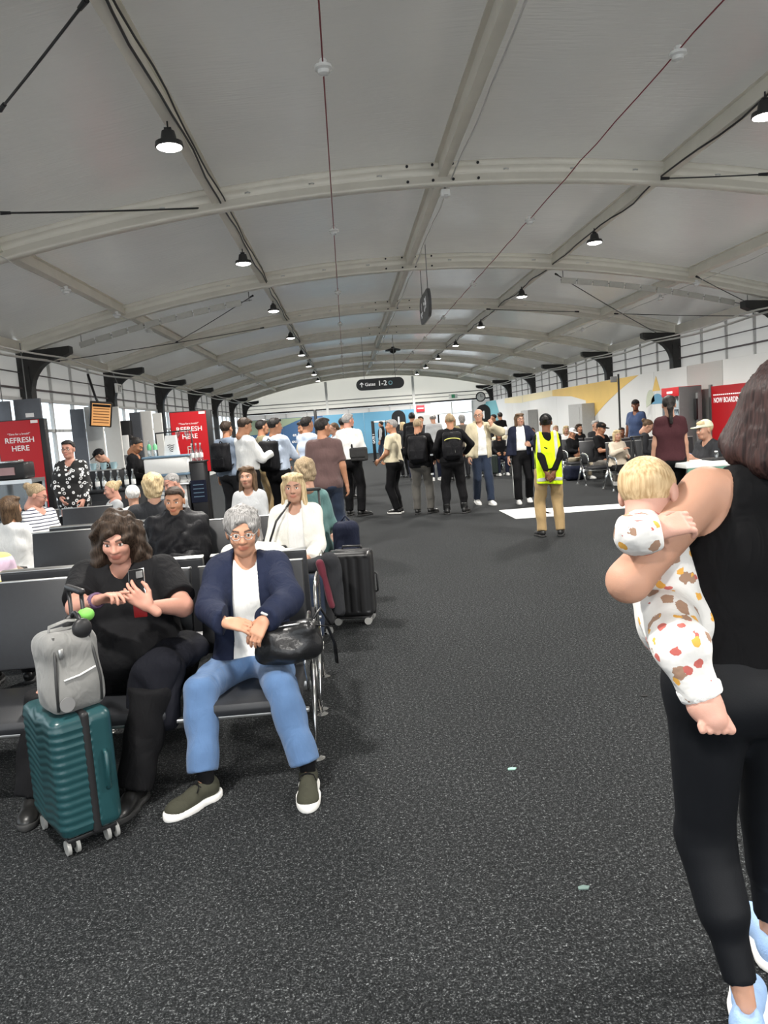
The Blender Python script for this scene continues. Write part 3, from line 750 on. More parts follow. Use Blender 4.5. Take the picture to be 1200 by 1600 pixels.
    hd = head_shell(headh or (.0075 if step > .012 else .005), sex)
    parts = [(bV, bF, None), (xf(hd[0], HM), hd[1], hd[2])]
    hhres = .0068 if step > .012 else .0045
    for s, wp, hp in (('r', wr, hr), ('l', wl, hl)):
        if hp is False: continue
        fd = Vector(hp[0]) if hp[0] else (wp-j['el'+s]).normalized()
        pd = Vector(hp[1]) if hp[1] else Vector((-1 if s == 'r' else 1, .1, -.15))
        kw = hp[3] if len(hp) > 3 else {}
        V, F = hand_shell(hp[2], hhres, kw.get('thumb', .4), kw.get('spread', 0), 1 if s == 'r' else -1, kw.get('idx'), .96 if sex == 'f' else 1.04)
        parts.append((xf(V, Matrix.Translation(wp) @ frame(fd, pd)), F, None))
    V, F, M = join(parts)
    me = np_mesh('body', V*S, F); ca = me.color_attributes.new('mask', 'FLOAT_COLOR', 'POINT'); ca.data.foreach_set('color', M.ravel())
    mesh_obj('body', me, skin_mat('skin_'+skin, SKINS[skin]), root)
    # ---- clothes
    def garment(name, prims, m, grow, cuts=(), amp=.004, st=None, subs=(), seed=None, f=24):
        V, F = field(prims, st or step, grow, cuts, wrinkle(amp, f, RNG.rand()*9 if seed is None else seed), subs)
        return mesh_obj(name, np_mesh(name, V*S, F), m, root)
    up = (T.to_3x3() @ Vector((0, 0, 1)))
    def above(p, sgn=1):      # keeps what lies above the plane through p
        return lambda X, Y, Z: sgn*-(((X-p[0])*up[0]+(Y-p[1])*up[1]+(Z-p[2])*up[2]))
    neck_hole = [cone(j['neck']+up*-.012+(T.to_3x3() @ Vector((0, .03, 0))), j['neck']+up*.2, .062, .075, .012)]
    def sleeves(kind, g=.0):
        o = []
        for s in 'rl':
            a, e, q = j['sh'+s], j['el'+s], (wr if s == 'r' else wl)
            if kind == 'long': o += [cone(a, e, .055*aw+g, .046*aw+g, .03), cone(e, e.lerp(q, .93), .045*aw+g, .031*aw+g+.004, .02, True)]
            elif kind == 'half': o += [cone(a, a.lerp(e, .75), .056*aw+g, .052*aw+g, .03, True)]
            elif kind == 'short': o += [cone(a, a.lerp(e, .55), .056*aw+g, .056*aw+g, .03, True)]
            elif kind == 'roll': o += [cone(a, e, .055*aw+g, .047*aw+g, .03), cone(e, e.lerp(q, .35), .046*aw+g, .043*aw+g, .02, True)]
        return o
    if bottom:
        fl_ = bottom.get('flare', 1.0); o = list(pelvis); gg = bottom.get('grow', .012)
        o += [cone(tp(s*.066*fw, 0, .02), tp(s*.066*fw, 0, .10), .107*(.55+.45*w), .10*(.55+.45*w), .05) for s in (-1, 1) if not (top and top.get('hem', .0) < -.02)]
        for s in 'rl':
            an = ar if s == 'r' else al; an = an.lerp(j['kn'+s], bottom.get('crop', .02)); kr_ = .059*lw
            o += [cone(j['hip'+s], j['kn'+s], .088*lw*(1.06 if sex == 'f' else 1), kr_*1.03+.004*fl_, .04), cone(j['kn'+s], an, kr_+.003*fl_, .046*fl_, .03, True), cone(j['kn'+s].lerp(an, .15), j['kn'+s].lerp(an, .5)+Vector((0, -.014, 0)), .056*lw, .056*lw, .03)]
        wst = bottom.get('waist', .07)
        if top: wst = min(wst, top.get('hem', .0)+.045)
        cz = tp(0, 0, wst)
        garment(bottom.get('name', 'trousers'), o, bottom['m'], gg, [lambda X, Y, Z: -above(cz)(X, Y, Z)], bottom.get('amp', .005), f=bottom.get('f', 26), st=bottom.get('st'))
        if bottom.get('belt'): 
            V, F = field([cone(tp(s*.066*fw, 0, .02), tp(s*.066*fw, 0, .10), .107*(.55+.45*w), .10*(.55+.45*w), .05) for s in (-1, 1)], step, .017, [lambda X, Y, Z: np.abs(above(tp(0, 0, .055))(X, Y, Z))-.018]); mesh_obj('belt', np_mesh('belt', V*S, F), BLACK, root)
    if top:
        g = top.get('grow', .010); hem = tp(0, 0, top.get('hem', .0))
        o = torso+sleeves(top.get('sleeve', 'short'), top.get('sg', .0))
        if top.get('hem', 0) < .03: o = o+pelvis
        cu = [above(hem)]
        hole = top.get('hole')
        sb = list(neck_hole) if not top.get('high') else []
        if top.get('high'): o = o+[cone(j['neck'], HM @ Vector((0, -.03, -.12)), .058, .053, .02, True)]
        if top.get('vneck'): sb.append(cone(j['neck']+up*.0+(T.to_3x3() @ Vector((0, .12, 0))), j['neck']+up*-.12+(T.to_3x3() @ Vector((0, .12, 0))), .06, .012, .01))
        if top.get('sleeve') == 'tank':
            sb += [ell(j['sh'+s]+(T.to_3x3() @ Vector((.035 if s == 'r' else -.035, 0, .01))), (.09, .12, .125), .01) for s in 'rl']
        garment(top.get('name', 'shirt'), o, top['m'], g, cu, top.get('amp', .006), subs=sb, f=top.get('f', 24), st=top.get('st'))
    if jacket:
        g = jacket.get('grow', .026); hem = tp(0, 0, jacket.get('hem', -.12))
        o = torso+pelvis+sleeves(jacket.get('sleeve', 'long'), .006)+neckp[:0]
        if jacket.get('collar', 1): o = o+[cone(j['neck']+up*-.02, j['neck']+up*.05, .062, .066, .02, True)]
        op = jacket.get('open', .10); cu = [above(hem)]
        Ti = T.inverted()
        if op:
            def opening(X, Y, Z):
                x_ = Ti[0][0]*X+Ti[0][1]*Y+Ti[0][2]*Z+Ti[0][3]; y_ = Ti[1][0]*X+Ti[1][1]*Y+Ti[1][2]*Z+Ti[1][3]; z_ = Ti[2][0]*X+Ti[2][1]*Y+Ti[2][2]*Z+Ti[2][3]-pz
                wd = op*np.clip(.75+.5*(.45-z_), .4, 1.3)
                return np.minimum(wd-np.abs(x_-jacket.get('off', 0)), y_-.0+0*x_)
            cu.append(lambda X, Y, Z: opening(X, Y, Z))
        sb = [cone(j['neck']+up*-.01, j['neck']+up*.2, .056, .07, .01)]
        garment(jacket.get('name', 'jacket'), o, jacket['m'], g, cu, jacket.get('amp', .007), subs=sb, f=jacket.get('f', 22), st=jacket.get('st'))
    # ---- head gear
    if hair:
        V, F = hair_shell(hair[0], .0075 if step > .012 else .0055); c1, c2 = HAIRS[hair[1]]
        mesh_obj('hair', np_mesh('hair', xf(V, HM)*S, F), hair_mat('hair_'+hair[1], c1, c2), root)
    if cap:
        V, F = cap_shell(); mesh_obj('cap', np_mesh('cap', xf(V, HM)*S, F), cap, root)
    if glasses:
        gb = MB()
        for s in (-1, 1):
            gb.tube([HM @ Vector((s*(.032+.022*math.cos(t)), .103-.008*abs(math.cos(t)), .001+.016*math.sin(t)+glasses[1])) for t in [2*math.pi*i/12 for i in range(12)]], .0022, 5, True)
            gb.tube([HM @ Vector((s*.055, .096, .004+glasses[1])), HM @ Vector((s*.078, .03, .006+glasses[1])), HM @ Vector((s*.08, -.02, .0+glasses[1]))], .002, 5)
        gb.tube([HM @ Vector((-.011, .106, .004+glasses[1])), HM @ Vector((.011, .106, .004+glasses[1]))], .002, 5)
        gb.v = [tuple(Vector(p)*S) for p in gb.v]; gb.build('glasses', glasses[0], root, True)
    # ---- shoes
    if shoes:
        U, So = shoe_shells(shoes.get('kind', 'shoe'), .0095 if step > .012 else .006)
        for s, an, fy, tp_ in (('r', ar, footyaw[0], toes[0]), ('l', al, footyaw[1], toes[1])):
            M_ = Matrix.Translation(Vector((an[0], an[1], an[2]-.085))) @ Matrix.Translation((0, 0, .085)) @ rotm('Z', fy) @ rotm('X', tp_) @ Matrix.Translation((0, 0, -.085))
            u = mesh_obj('shoe', np_mesh('shoe', xf(U[0], M_)*S, U[1]), shoes['m'], root)
            mesh_obj('sole', np_mesh('sole', xf(So[0], M_)*S, So[1]), shoes['sole'], u)
    Wm = Matrix.Translation((x, y, z0)) @ rotm('Z', rz) @ Matrix.Scale(S, 4)
    return dict(root=root, j=j, T=Wm @ T, W=Wm, HM=Wm @ HM, wr=Wm @ wr, wl=Wm @ wl, pz=pz, S=S, tp=lambda *p: Wm @ tp(*p))

# ================================================================== PEOPLE STANDING AND SITTING FARTHER OFF
def ct(n, r, g, b, **k): return cloth(n, C8(r, g, b), **k)
NAVY = ct('navy_cloth', 28, 32, 48); BLK = ct('black_cloth', 17, 17, 19); CHAR = ct('charcoal_cloth', 44, 45, 48); WHT = ct('white_cotton', 222, 222, 220); KHAKI = ct('khaki_cotton', 165, 140, 100)
GREYT = ct('grey_trouser_cloth', 84, 82, 78); DENIM = ct('dark_denim', 38, 48, 66); BEIGE = ct('beige_cloth', 186, 176, 150); CREAM = ct('cream_polo_cloth', 210, 200, 172); BROWN = ct('brown_marl_jersey', 92, 72, 70)
LBLUE = ct('pale_blue_shirting', 184, 196, 214); GBLUE = ct('grey_blue_shirting', 112, 124, 140); OLIVE = ct('olive_khaki_cloth', 140, 132, 100); TEALC = ct('teal_knit', 96, 130, 128); MAROON = ct('maroon_jersey', 62, 34, 38)
LGREY = ct('light_grey_jersey', 168, 170, 172); OATM = ct('oatmeal_knit', 196, 184, 166, bump=.5, bscale=250); STONE = ct('stone_trouser_cloth', 176, 164, 142)
WSOLE = mat('white_shoe_sole', (.78, .77, .74), .6); BSOLE = mat('dark_shoe_sole', (.03, .03, .03), .7); BSHOE = mat('black_leather_shoe', (.012, .012, .012), .35); WSHOE = mat('white_canvas_shoe', (.75, .74, .72), .6)
S_BLK = dict(m=BSHOE, sole=BSOLE); S_WHT = dict(m=WSHOE, sole=WSOLE); S_MIX = dict(m=BSHOE, sole=WSOLE)
def hivis_mat():
    m = cloth('hi_vis_yellow', C8(206, 240, 20)); b = m.node_tree.nodes['Principled BSDF']; b.inputs['Roughness'].default_value = .6
    return m
def spot_mat():
    m = bpy.data.materials.new('black_dress_white_rings'); m.use_nodes = True; N = m.node_tree.nodes; L = m.node_tree.links; b = N['Principled BSDF']; b.inputs['Roughness'].default_value = .8
    tc = N.new('ShaderNodeTexCoord'); v = N.new('ShaderNodeTexVoronoi'); v.inputs['Scale'].default_value = 17
    L.new(tc.outputs['Object'], v.inputs['Vector']); r = N.new('ShaderNodeValToRGB'); e = r.color_ramp.elements; r.color_ramp.interpolation = 'CONSTANT'
    e[0].position = 0; e[0].color = (.01, .01, .01, 1); e[1].position = .17; e[1].color = (.72, .72, .72, 1); e.new(.36).color = (.01, .01, .01, 1)
    L.new(v.outputs['Distance'], r.inputs[0]); L.new(r.outputs[0], b.inputs['Base Color']); return m
def stripe_mat():
    m = bpy.data.materials.new('white_jersey_navy_stripes'); m.use_nodes = True; N = m.node_tree.nodes; L = m.node_tree.links; b = N['Principled BSDF']; b.inputs['Roughness'].default_value = .85
    tc = N.new('ShaderNodeTexCoord'); s = N.new('ShaderNodeSeparateXYZ'); L.new(tc.outputs['Object'], s.inputs[0])
    mm = N.new('ShaderNodeMath'); mm.operation = 'MULTIPLY'; mm.inputs[1].default_value = 30; L.new(s.outputs['Z'], mm.inputs[0]); fr = N.new('ShaderNodeMath'); fr.operation = 'FRACT'; L.new(mm.outputs[0], fr.inputs[0])
    r = N.new('ShaderNodeValToRGB'); r.color_ramp.interpolation = 'CONSTANT'; e = r.color_ramp.elements; e[0].color = (.02, .025, .06, 1); e[1].position = .3; e[1].color = (.75, .75, .74, 1)
    L.new(fr.outputs[0], r.inputs[0]); L.new(r.outputs[0], b.inputs['Base Color']); return m
PI = math.pi
def at(px, py, Y):
    p = onY(px, py, Y); return p.x, p.y, p.z
# hands behind back / pockets
def behind(): return dict(wr=(.07, -.17, .86), wl=(-.05, -.19, .84), er=(1, -.3, 0), el=(-1, -.3, 0))
FOLK = {}
# attendant in hi-vis vest
FOLK['hivis'] = person('attendant in a yellow hi-vis vest and khaki trousers, hands clasped behind back', 2.56, 9.84, -.12, 1.60, .016, sex='f', skin='brown', w=1.0, hair=('bun', 'black'), top=dict(m=BLK, sleeve='long'),
    bottom=dict(m=KHAKI, flare=1.25, amp=.008), shoes=S_BLK, cap=BLK, wr=(.05, -.20, .93), wl=(-.05, -.22, .91), er=(1, -.25, -.1), el=(-1, -.25, -.1), hr=((-.5, -.2, -.8), (0, 1, .2), .6), hl=((.5, -.2, -.8), (0, 1, .2), .5), ar=(.13, .0, .085), al=(-.13, .02, .085), footyaw=(-.25, .35), head=(-.25, 0, 0))
def vest(P):
    """sleeveless hi-vis vest as part of the attendant, with grey reflective tapes and a printed badge"""
    root = P['root']; pz = P['pz']; S = P['S']
    HV = hivis_mat(); TAPE = mat('reflective_grey_tape', (.45, .45, .43), .35)
    def shell(extra, cuts, name, m, par, st=.012):
        pr = []
        for (za, xa, ra), (zb, xb, rb) in zip([(.45, .082, .086), (.28, .078, .118), (.1, .082, .122)], [(.28, .078, .118), (.1, .082, .122), (-.21, .10, .135)]):
            for s in (-1, 1): pr.append(cone((s*xa, 0, pz+za), (s*xb, -.01, pz+zb), ra, rb, .06))
        V, F = field(pr, st, extra, cuts, wrinkle(.006, 22, 2.0), [cone((0, .02, pz+.5), (0, .02, pz+.7), .075, .1, .01)])
        return mesh_obj(name, np_mesh(name, V*S, F), m, par)
    sl = lambda X, Y, Z: np.abs(X)-(.175-.25*np.clip(Z-pz-.30, 0, .2)*.4)+0*Y+0*Z
    hem = lambda X, Y, Z: pz-.19-.10*np.clip(X, -.1, .2)-Z+0*Y
    v = shell(.016, [sl, hem], 'hi_vis_vest', HV, root)
    shell(.021, [sl, lambda X, Y, Z: np.abs(X-.105)-.026+0*Y+0*Z, hem, lambda X, Y, Z: pz+.07-Z+0*X+0*Y], 'tape', TAPE, v)
    shell(.021, [sl, lambda X, Y, Z: np.abs(X+.13)-.022+0*Y+0*Z, hem, lambda X, Y, Z: pz+.22-Z+0*X+0*Y], 'tape', TAPE, v)
    shell(.021, [sl, lambda X, Y, Z: np.abs(Z-(pz-.11-.1*np.clip(np.abs(X), 0, .2)))-.028+0*Y], 'tape', TAPE, v)
    bd = MB()
    for k, (dx, dz, w_, h_) in enumerate(((-.045, .31, .05, .035), (-.03, .275, .06, .02), (-.055, .25, .02, .03))): bd.box((dx, -.149, pz+dz), (w_, .006, h_), Matrix.Rotation(.3, 3, 'Y'))
    bd.v = [tuple(Vector(p)*S) for p in bd.v]; bd.build('badge_print', BLK, v, False)
vest(FOLK['hivis'])
FOLK['beige'] = person('bald man walking in an open beige jacket and white T-shirt, hand on bag strap', 2.42, 14.1, PI+.15, 1.77, .018, hair=('balding', 'grey'), top=dict(m=WHT, sleeve='short', hem=-.06), jacket=dict(m=BEIGE, hem=-.20, open=.085, amp=.01), bottom=dict(m=DENIM, flare=1.2), shoes=S_WHT, glasses=(BLACK, 0),
    wr=(.27, .12, .78), wl=(-.17, .20, 1.42), el=(-1, -.2, -.6), hl=((.2, .2, .9), (.3, -1, 0), .7), ar=(.07, -.14, .10), al=(-.09, .2, .085), head=(-.5, 0, 0), toes=(-.2, 0))
FOLK['track'] = person('woman with glasses in a dark tracksuit with white side stripes and white top, walking', 3.12, 13.86, PI-.12, 1.64, .018, sex='f', hair=('bob', 'brown'), top=dict(m=WHT, sleeve='long', hem=.07, high=1), jacket=dict(m=NAVY, hem=-.02, open=.10), bottom=dict(m=BLK, flare=1.45, waist=.1), shoes=S_WHT, glasses=(BLACK, 0),
    wr=(.26, .08, .84), wl=(-.16, .24, 1.12), el=(-1, -.3, -.3), hl=((.5, .6, .2), (.3, -1, 0), .6), ar=(.10, .12, .085), al=(-.14, -.16, .10), head=(.35, 0, 0), toes=(0, -.25))
def side_stripe(P, offs, m, s='r'):
    j = P['j']; b = MB(); sg = 1 if s == 'r' else -1
    for o in offs:
        pts = [j['sh'+s]+Vector((sg*.075, o, -.02)), j['sh'+s].lerp(j['el'+s], .6)+Vector((sg*.08, o, 0)), j['el'+s]+Vector((sg*.076, o, 0))]
        b.tube([p*P['S'] for p in pts], .006, 6)
    pts = [j['hip'+s]+Vector((sg*.095, 0, 0)), j['kn'+s]+Vector((sg*.083, 0, 0)), Vector((.10*sg+sg*.085, .12, .13))]
    b.tube([p*P['S'] for p in pts], .008, 6); b.build('side_stripe', m, P['root'], True)
side_stripe(FOLK['track'], (-.012, .012), WHT)
FOLK['pack1'] = person('man with cropped hair in black top and grey trousers wearing a black backpack', 1.23, 13.35, -.25, 1.67, .018, skin='tan', w=1.1, hair=('buzz', 'sandy'), top=dict(m=BLK, sleeve='long', hem=-.1), bottom=dict(m=GREYT, flare=1.25, amp=.008), shoes=S_BLK, wr=(.24, .2, .98), wl=(-.22, .22, 1.0), ar=(.13, .05, .085), al=(-.11, -.02, .085), head=(-.35, -.1, 0), footyaw=(-.6, 0))
FOLK['pack2'] = person('man in black with cropped hair and black boots wearing a backpack with a yellow arc', 1.74, 13.0, -.05, 1.72, .018, skin='tan', w=1.12, hair=('buzz', 'sandy'), top=dict(m=BLK, sleeve='long', hem=-.06, name='jacket'), bottom=dict(m=BLK, flare=1.05, amp=.008), shoes=dict(m=BSHOE, sole=BSOLE, kind='boot'), wr=(.23, .14, 1.03), wl=(-.24, .1, 1.0), er=(1, -.5, -.2), ar=(.17, .0, .085), al=(-.14, -.02, .085), head=(.1, -.05, 0), footyaw=(-.5, .1))
FOLK['polo'] = person('grey-haired man in a cream short-sleeved polo shirt and black trousers standing side-on', .80, 13.74, PI/2-.55, 1.69, .018, skin='tan', w=1.05, hair=('short', 'grey'), top=dict(m=CREAM, sleeve='half', hem=.0, amp=.008), bottom=dict(m=BLK, flare=1.2), shoes=S_MIX, wr=(.18, .22, 1.0), wl=(-.16, .24, 1.0), ar=(.09, .0, .085), al=(-.08, -.04, .085), head=(.5, 0, 0), belly=.5)
FOLK['white'] = person('tall man in a white long-sleeved shirt and black trousers with a shoulder bag', .03, 13.84, -.35, 1.85, .018, skin='pink', hair=('short', 'grey'), top=dict(m=WHT, sleeve='long', hem=.02, amp=.009, grow=.018), bottom=dict(m=BLK, flare=1.25), shoes=S_BLK, wr=(.16, .26, 1.02), wl=(-.2, .1, .86), ar=(.13, -.03, .085), al=(-.12, .06, .085), head=(-.6, 0, 0), footyaw=(-.8, .1))
FOLK['brown'] = person('dark-haired man in a brown T-shirt standing with his back to the seats', -.30, 9.7, -.1, 1.755, .016, skin='tan', w=1.05, hair=('short', 'black'), top=dict(m=BROWN, sleeve='half', hem=-.1, amp=.007), bottom=dict(m=DENIM, flare=1.15), shoes=S_BLK, wr=(.25, .03, .85), wl=(-.22, .18, .95), head=(-.75, 0, 0))
def stand(key, label, px, py, Y, rz, **k):
    x, y, z = at(px, py, Y); k.setdefault('step', .02)
    FOLK[key] = person(label, x, y, rz, z, **k)
stand('gblue', 'man in a grey-blue shirt wearing a black backpack at the back left of the queue', 352, 657, 12.7, -.45, skin='tan', hair=('short', 'dark'), top=dict(m=GBLUE, sleeve='long', hem=-.06), bottom=dict(m=CHAR), shoes=S_BLK)
stand('wshirt', 'man in a white shirt with sleeves to the wrist looking down at his phone', 380, 652, 11.6, -.95, skin='tan', w=1.08, hair=('short', 'dark'), top=dict(m=WHT, sleeve='long', hem=.05, amp=.009, grow=.016), bottom=dict(m=BLK), shoes=S_BLK, wr=(.12, .33, 1.22), wl=(-.05, .32, 1.2), head=(-.1, -.35, 0), hr=((-.3, .6, .5), (0, -.6, -.6), .5), hl=((.3, .6, .5), (0, -.6, .6), .5))
stand('gbox', 'young man in khaki shirt and black-rimmed glasses beside the man with backpack', 408, 655, 13.3, -1.1, skin='tan', hair=('short', 'black'), top=dict(m=OLIVE, sleeve='long', hem=-.05), bottom=dict(m=KHAKI), shoes=S_BLK, glasses=(BLACK, 0))
stand('lblue', 'man in a pale blue shirt wearing a black backpack, holding papers', 428, 652, 12.0, -.55, skin='tan', hair=('short', 'black'), top=dict(m=LBLUE, sleeve='long', hem=.02, amp=.009, grow=.016), bottom=dict(m=BLK), shoes=S_BLK, wr=(.16, .36, 1.06), wl=(-.12, .28, 1.02), head=(-.5, -.1, 0))
stand('bpolo', 'bearded man in a beige polo shirt with arms folded in the queue', 474, 656, 13.4, PI/2+.5, skin='tan', hair=('short', 'black'), top=dict(m=CREAM, sleeve='half', hem=-.05), bottom=dict(m=KHAKI), shoes=S_BLK, wr=(-.02, .24, 1.16), wl=(.02, .22, 1.12), head=(.0, -.3, 0))
stand('lb2', 'man in a light blue shirt partly hidden behind the man in brown', 478, 650, 12.5, -.8, skin='tan', hair=('short', 'black'), top=dict(m=LBLUE, sleeve='long', hem=.02), bottom=dict(m=NAVY), shoes=S_BLK, wr=(.12, .34, 1.12), wl=(-.1, .3, 1.05))
stand('wmask', 'brown-haired woman with glasses behind the tall man in white', 521, 660, 16.0, PI/2+.3, sex='f', hair=('pony', 'brown'), top=dict(m=LBLUE, sleeve='long'), bottom=dict(m=BLK), shoes=S_BLK, glasses=(BLACK, 0))
stand('dk2', 'dark-haired man standing behind the tall man in white', 535, 652, 17.2, -.6, skin='tan', hair=('short', 'black'), top=dict(m=LBLUE, sleeve='long'), bottom=dict(m=BLK), shoes=S_BLK)
stand('gate1', 'man in a grey shirt, dark vest and jeans beside the black gate display', 595, 658, 32.5, PI/2-.3, skin='tan', hair=('short', 'black'), top=dict(m=LGREY, sleeve='long', hem=.0), jacket=dict(m=BLK, sleeve='none', hem=-.02, name='vest'), bottom=dict(m=DENIM), shoes=S_BLK, step=.026)
stand('gate2', 'man with dark hair in a black coat wearing a black backpack behind the backpackers', 643, 644, 21.0, -.2, skin='tan', hair=('short', 'black'), top=dict(m=BLK, sleeve='long', hem=-.15, name='coat', grow=.02), bottom=dict(m=NAVY), shoes=S_BLK, step=.024)
stand('gate3', 'blond woman in dark clothes seen between the polo shirt and the backpacker', 629, 659, 22.5, .4, sex='f', hair=('bob', 'blond'), top=dict(m=CHAR, sleeve='long', hem=-.1), bottom=dict(m=BLK), shoes=S_BLK, step=.024)
stand('gate4', 'person in a white cap and pale top beyond the two backpackers', 676, 645, 20.5, .1, skin='fair', hair=('short', 'grey'), top=dict(m=LGREY, sleeve='long', hem=-.1), bottom=dict(m=NAVY), shoes=S_WHT, cap=WHT, step=.024)
stand('gate5', 'dark-haired person with face turned back beside the red gate sign', 657, 650, 23.5, PI-.5, skin='tan', hair=('short', 'dark'), top=dict(m=CHAR, sleeve='long', hem=-.1), bottom=dict(m=BLK), shoes=S_BLK, step=.026)
stand('gate6', 'fair-haired woman in an olive jacket behind the man in the beige jacket', 706, 650, 20.0, .2, sex='f', hair=('bob', 'sandy'), top=dict(m=OLIVE, sleeve='long', hem=-.1), bottom=dict(m=BLK), shoes=S_BLK, step=.024)
stand('gate7', 'grey-haired person in a patterned dark shirt against the bright far window', 721, 648, 20.6, .1, hair=('tousled', 'grey'), top=dict(m=ct('muted_pattern_cloth', 96, 90, 84, var=.6, nscale=40), sleeve='half', hem=-.1), bottom=dict(m=CHAR), shoes=S_BLK, step=.024)
stand('gate8', 'dark-haired man in black standing before the teal far wall, looking left', 771, 647, 27.0, PI/2, skin='tan', hair=('short', 'black'), top=dict(m=BLK, sleeve='long', hem=-.1), bottom=dict(m=BLK), shoes=S_BLK, step=.026)
stand('gate9', 'taller man in black standing before the teal far wall, back turned', 781, 644, 26.0, .3, skin='tan', hair=('short', 'black'), top=dict(m=BLK, sleeve='long', hem=-.1), bottom=dict(m=BLK), shoes=S_BLK, step=.026)
stand('navyT', 'man in a black cap and navy T-shirt standing by the white wall', 993, 624, 17.0, PI-.9, skin='brown', hair=('short', 'black'), top=dict(m=ct('navy_jersey', 52, 66, 96), sleeve='half', hem=-.1), bottom=dict(m=CHAR), shoes=S_BLK, cap=BLK, head=(.5, 0, 0), step=.02)
stand('dkred', 'dark-haired woman in a maroon T-shirt and black trousers, back turned, by the seats', 1045, 617, 9.6, -.15, sex='f', skin='fair', hair=('pony', 'black'), top=dict(m=MAROON, sleeve='short', hem=-.05), bottom=dict(m=BLK, flare=1.2), shoes=S_BLK, wr=(.23, .05, .82), wl=(-.23, .06, .82), step=.016, head=(-.15, -.12, 0), w=1.03)
stand('spots', 'woman with short dark hair and glasses in a black dress with white rings', 105, 687, 10.1, PI-.05, sex='f', skin='pink', w=1.18, hair=('short', 'black'), top=dict(m=spot_mat(), sleeve='long', hem=-.25, name='dress', vneck=1, amp=.004), bottom=dict(m=BLK), shoes=S_BLK, glasses=(BLACK, 0), bust=1.0, wr=(.06, .26, 1.0), wl=(-.20, .20, .95), step=.016, er=(1, -.3, -.5))
stand('barista', 'dark-haired woman in black with hair in a bun working at the coffee counter', 202, 683, 12.1, -PI/2-.2, sex='f', skin='olive', hair=('bun', 'black'), top=dict(m=BLK, sleeve='long', hem=-.1), bottom=dict(m=BLK), shoes=S_BLK, head=(0, -.5, 0), wr=(.1, .36, 1.1), wl=(-.1, .38, 1.05), lean=.15)
stand('barcap', 'worker in a black cap and black top bending over the coffee counter', 172, 697, 13.2, PI/2+.2, skin='fair', hair=('short', 'black'), top=dict(m=BLK, sleeve='long', hem=-.1), bottom=dict(m=BLK), shoes=S_BLK, cap=BLK, head=(0, -.45, 0), wr=(.15, .42, 1.02), wl=(-.15, .42, 1.02), lean=.3)

# ================================================================== SEATING ROWS
VINYL = mat('black_seat_vinyl', (.022, .023, .026), .42, var=.15, nscale=40, bump=.06, bscale=300)
def seat_row(label, x_right, y_back, n, faces=-1, pitch=.6, group=None, ends=(1, 1)):
    """a beam row; its local frame looks towards -Y, y=0 at the top of the backs, the right end at x=0"""
    t = thing('seating_row', label, 'seating', (x_right, y_back, 0), 0 if faces < 0 else PI, group)
    sx = 1 if faces < 0 else -1      # seats run from x=0 towards -x (seen from the viewer)
    if 'pad' not in _cache:
        _cache['pad'] = MB().box((0, -.48, .385), (.53, .53, .07), bev=.03).mesh('seat_pad', 40)
        R = Matrix.Rotation(-.16, 3, 'X')
        _cache['back'] = MB().box((0, -.055, .70), (.555, .055, .46), R, bev=.012).mesh('back_pad', 40)
        _cache['trim'] = MB().box((0, -.019, .928), (.56, .05, .012), R, bev=.004).mesh('back_trim', 40)
        _cache['foot'] = MB().lathe([(.04, 0), (.04, .006), (.015, .016), (.012, .05)], n=16).mesh('foot', 40)
        a = MB()
        a.tube([(0, -.24, .40), (0, -.36, .22), (0, -.465, .04)], [.060, .050, .036], 8, flat=(0, .8, .6)); a.tube([(0, -.20, .40), (0, -.04, .22), (0, .115, .04)], [.060, .050, .036], 8, flat=(0, .8, .6))
        _cache['legs'] = a.mesh('leg_frame', True)
        b = MB(); b.tube([(0, -.20, .38), (0, -.17, .55), (0, -.19, .645), (0, -.30, .665), (0, -.52, .655), (0, -.66, .62), (0, -.69, .55), (0, -.62, .42)], [.05, .05, .046, .044, .044, .044, .036, .03], 8, flat=(0, 1, .2))
        _cache['arm'] = b.mesh('armrest', True)
        for k_, m_ in (('pad', VINYL), ('back', VINYL), ('trim', ALU), ('foot', CHROME), ('legs', CHROME), ('arm', CHROME)): _cache[k_].materials.append(m_)
    W_ = n*pitch
    MB().box((-sx*W_/2, -.26, .32), (W_, .07, .05), bev=.008).build('beam', ALU, t)
    MB().box((-sx*W_/2, -.70, .345), (W_, .03, .02), bev=.005).build('front_rail', ALU, t)
    for i in range(n):
        x = -sx*(i+.5)*pitch
        share('seat_pad', _cache['pad'], None, t, (x, 0, 0)); bk = share('back_pad', _cache['back'], None, t, (x, 0, 0)); share('back_trim', _cache['trim'], None, bk, (0, 0, 0))
    for i in range(n+1):
        if (i in (0, n)) or i % 2 == 0:
            lg = share('leg_frame', _cache['legs'], None, t, (-sx*i*pitch, 0, 0))
            for yy in (-.47, .12): share('foot', _cache['foot'], None, lg, (0, yy, 0))
        if i in (0, n): share('armrest', _cache['arm'], None, t, (-sx*i*pitch, 0, 0))
    return t
XE = -.27
seat_row('black vinyl seating row nearest the viewer, facing forward', XE, 4.12, 5)
seat_row('black seating row back to back with the nearest row, facing away', XE, 4.44, 5, 1)
seat_row('black seating row second from the viewer, where the puffer jacket wearer sits', XE, 6.43, 4)
seat_row('black seating row backed onto the second row, facing the counter', XE-1.2, 6.75, 2, 1)
seat_row('black seating row in front of the woman in the ringed dress', XE-2.4, 8.75, 2)
seat_row('black seating row at the far left edge beside the striped-top woman', -3.55, 6.45, 2)
# right-hand side
seat_row('black seating row on the right where the blond woman sits', 6.85, 15.05, 3)
seat_row('black seating row on the right behind the blond woman, chrome legs at its end', 6.75, 16.45, 3)
seat_row('black seating row on the right holding the man in the white cap', 6.85, 18.3, 3)
seat_row('black seating row farther back on the right before the white wall', 6.6, 21.3, 5)

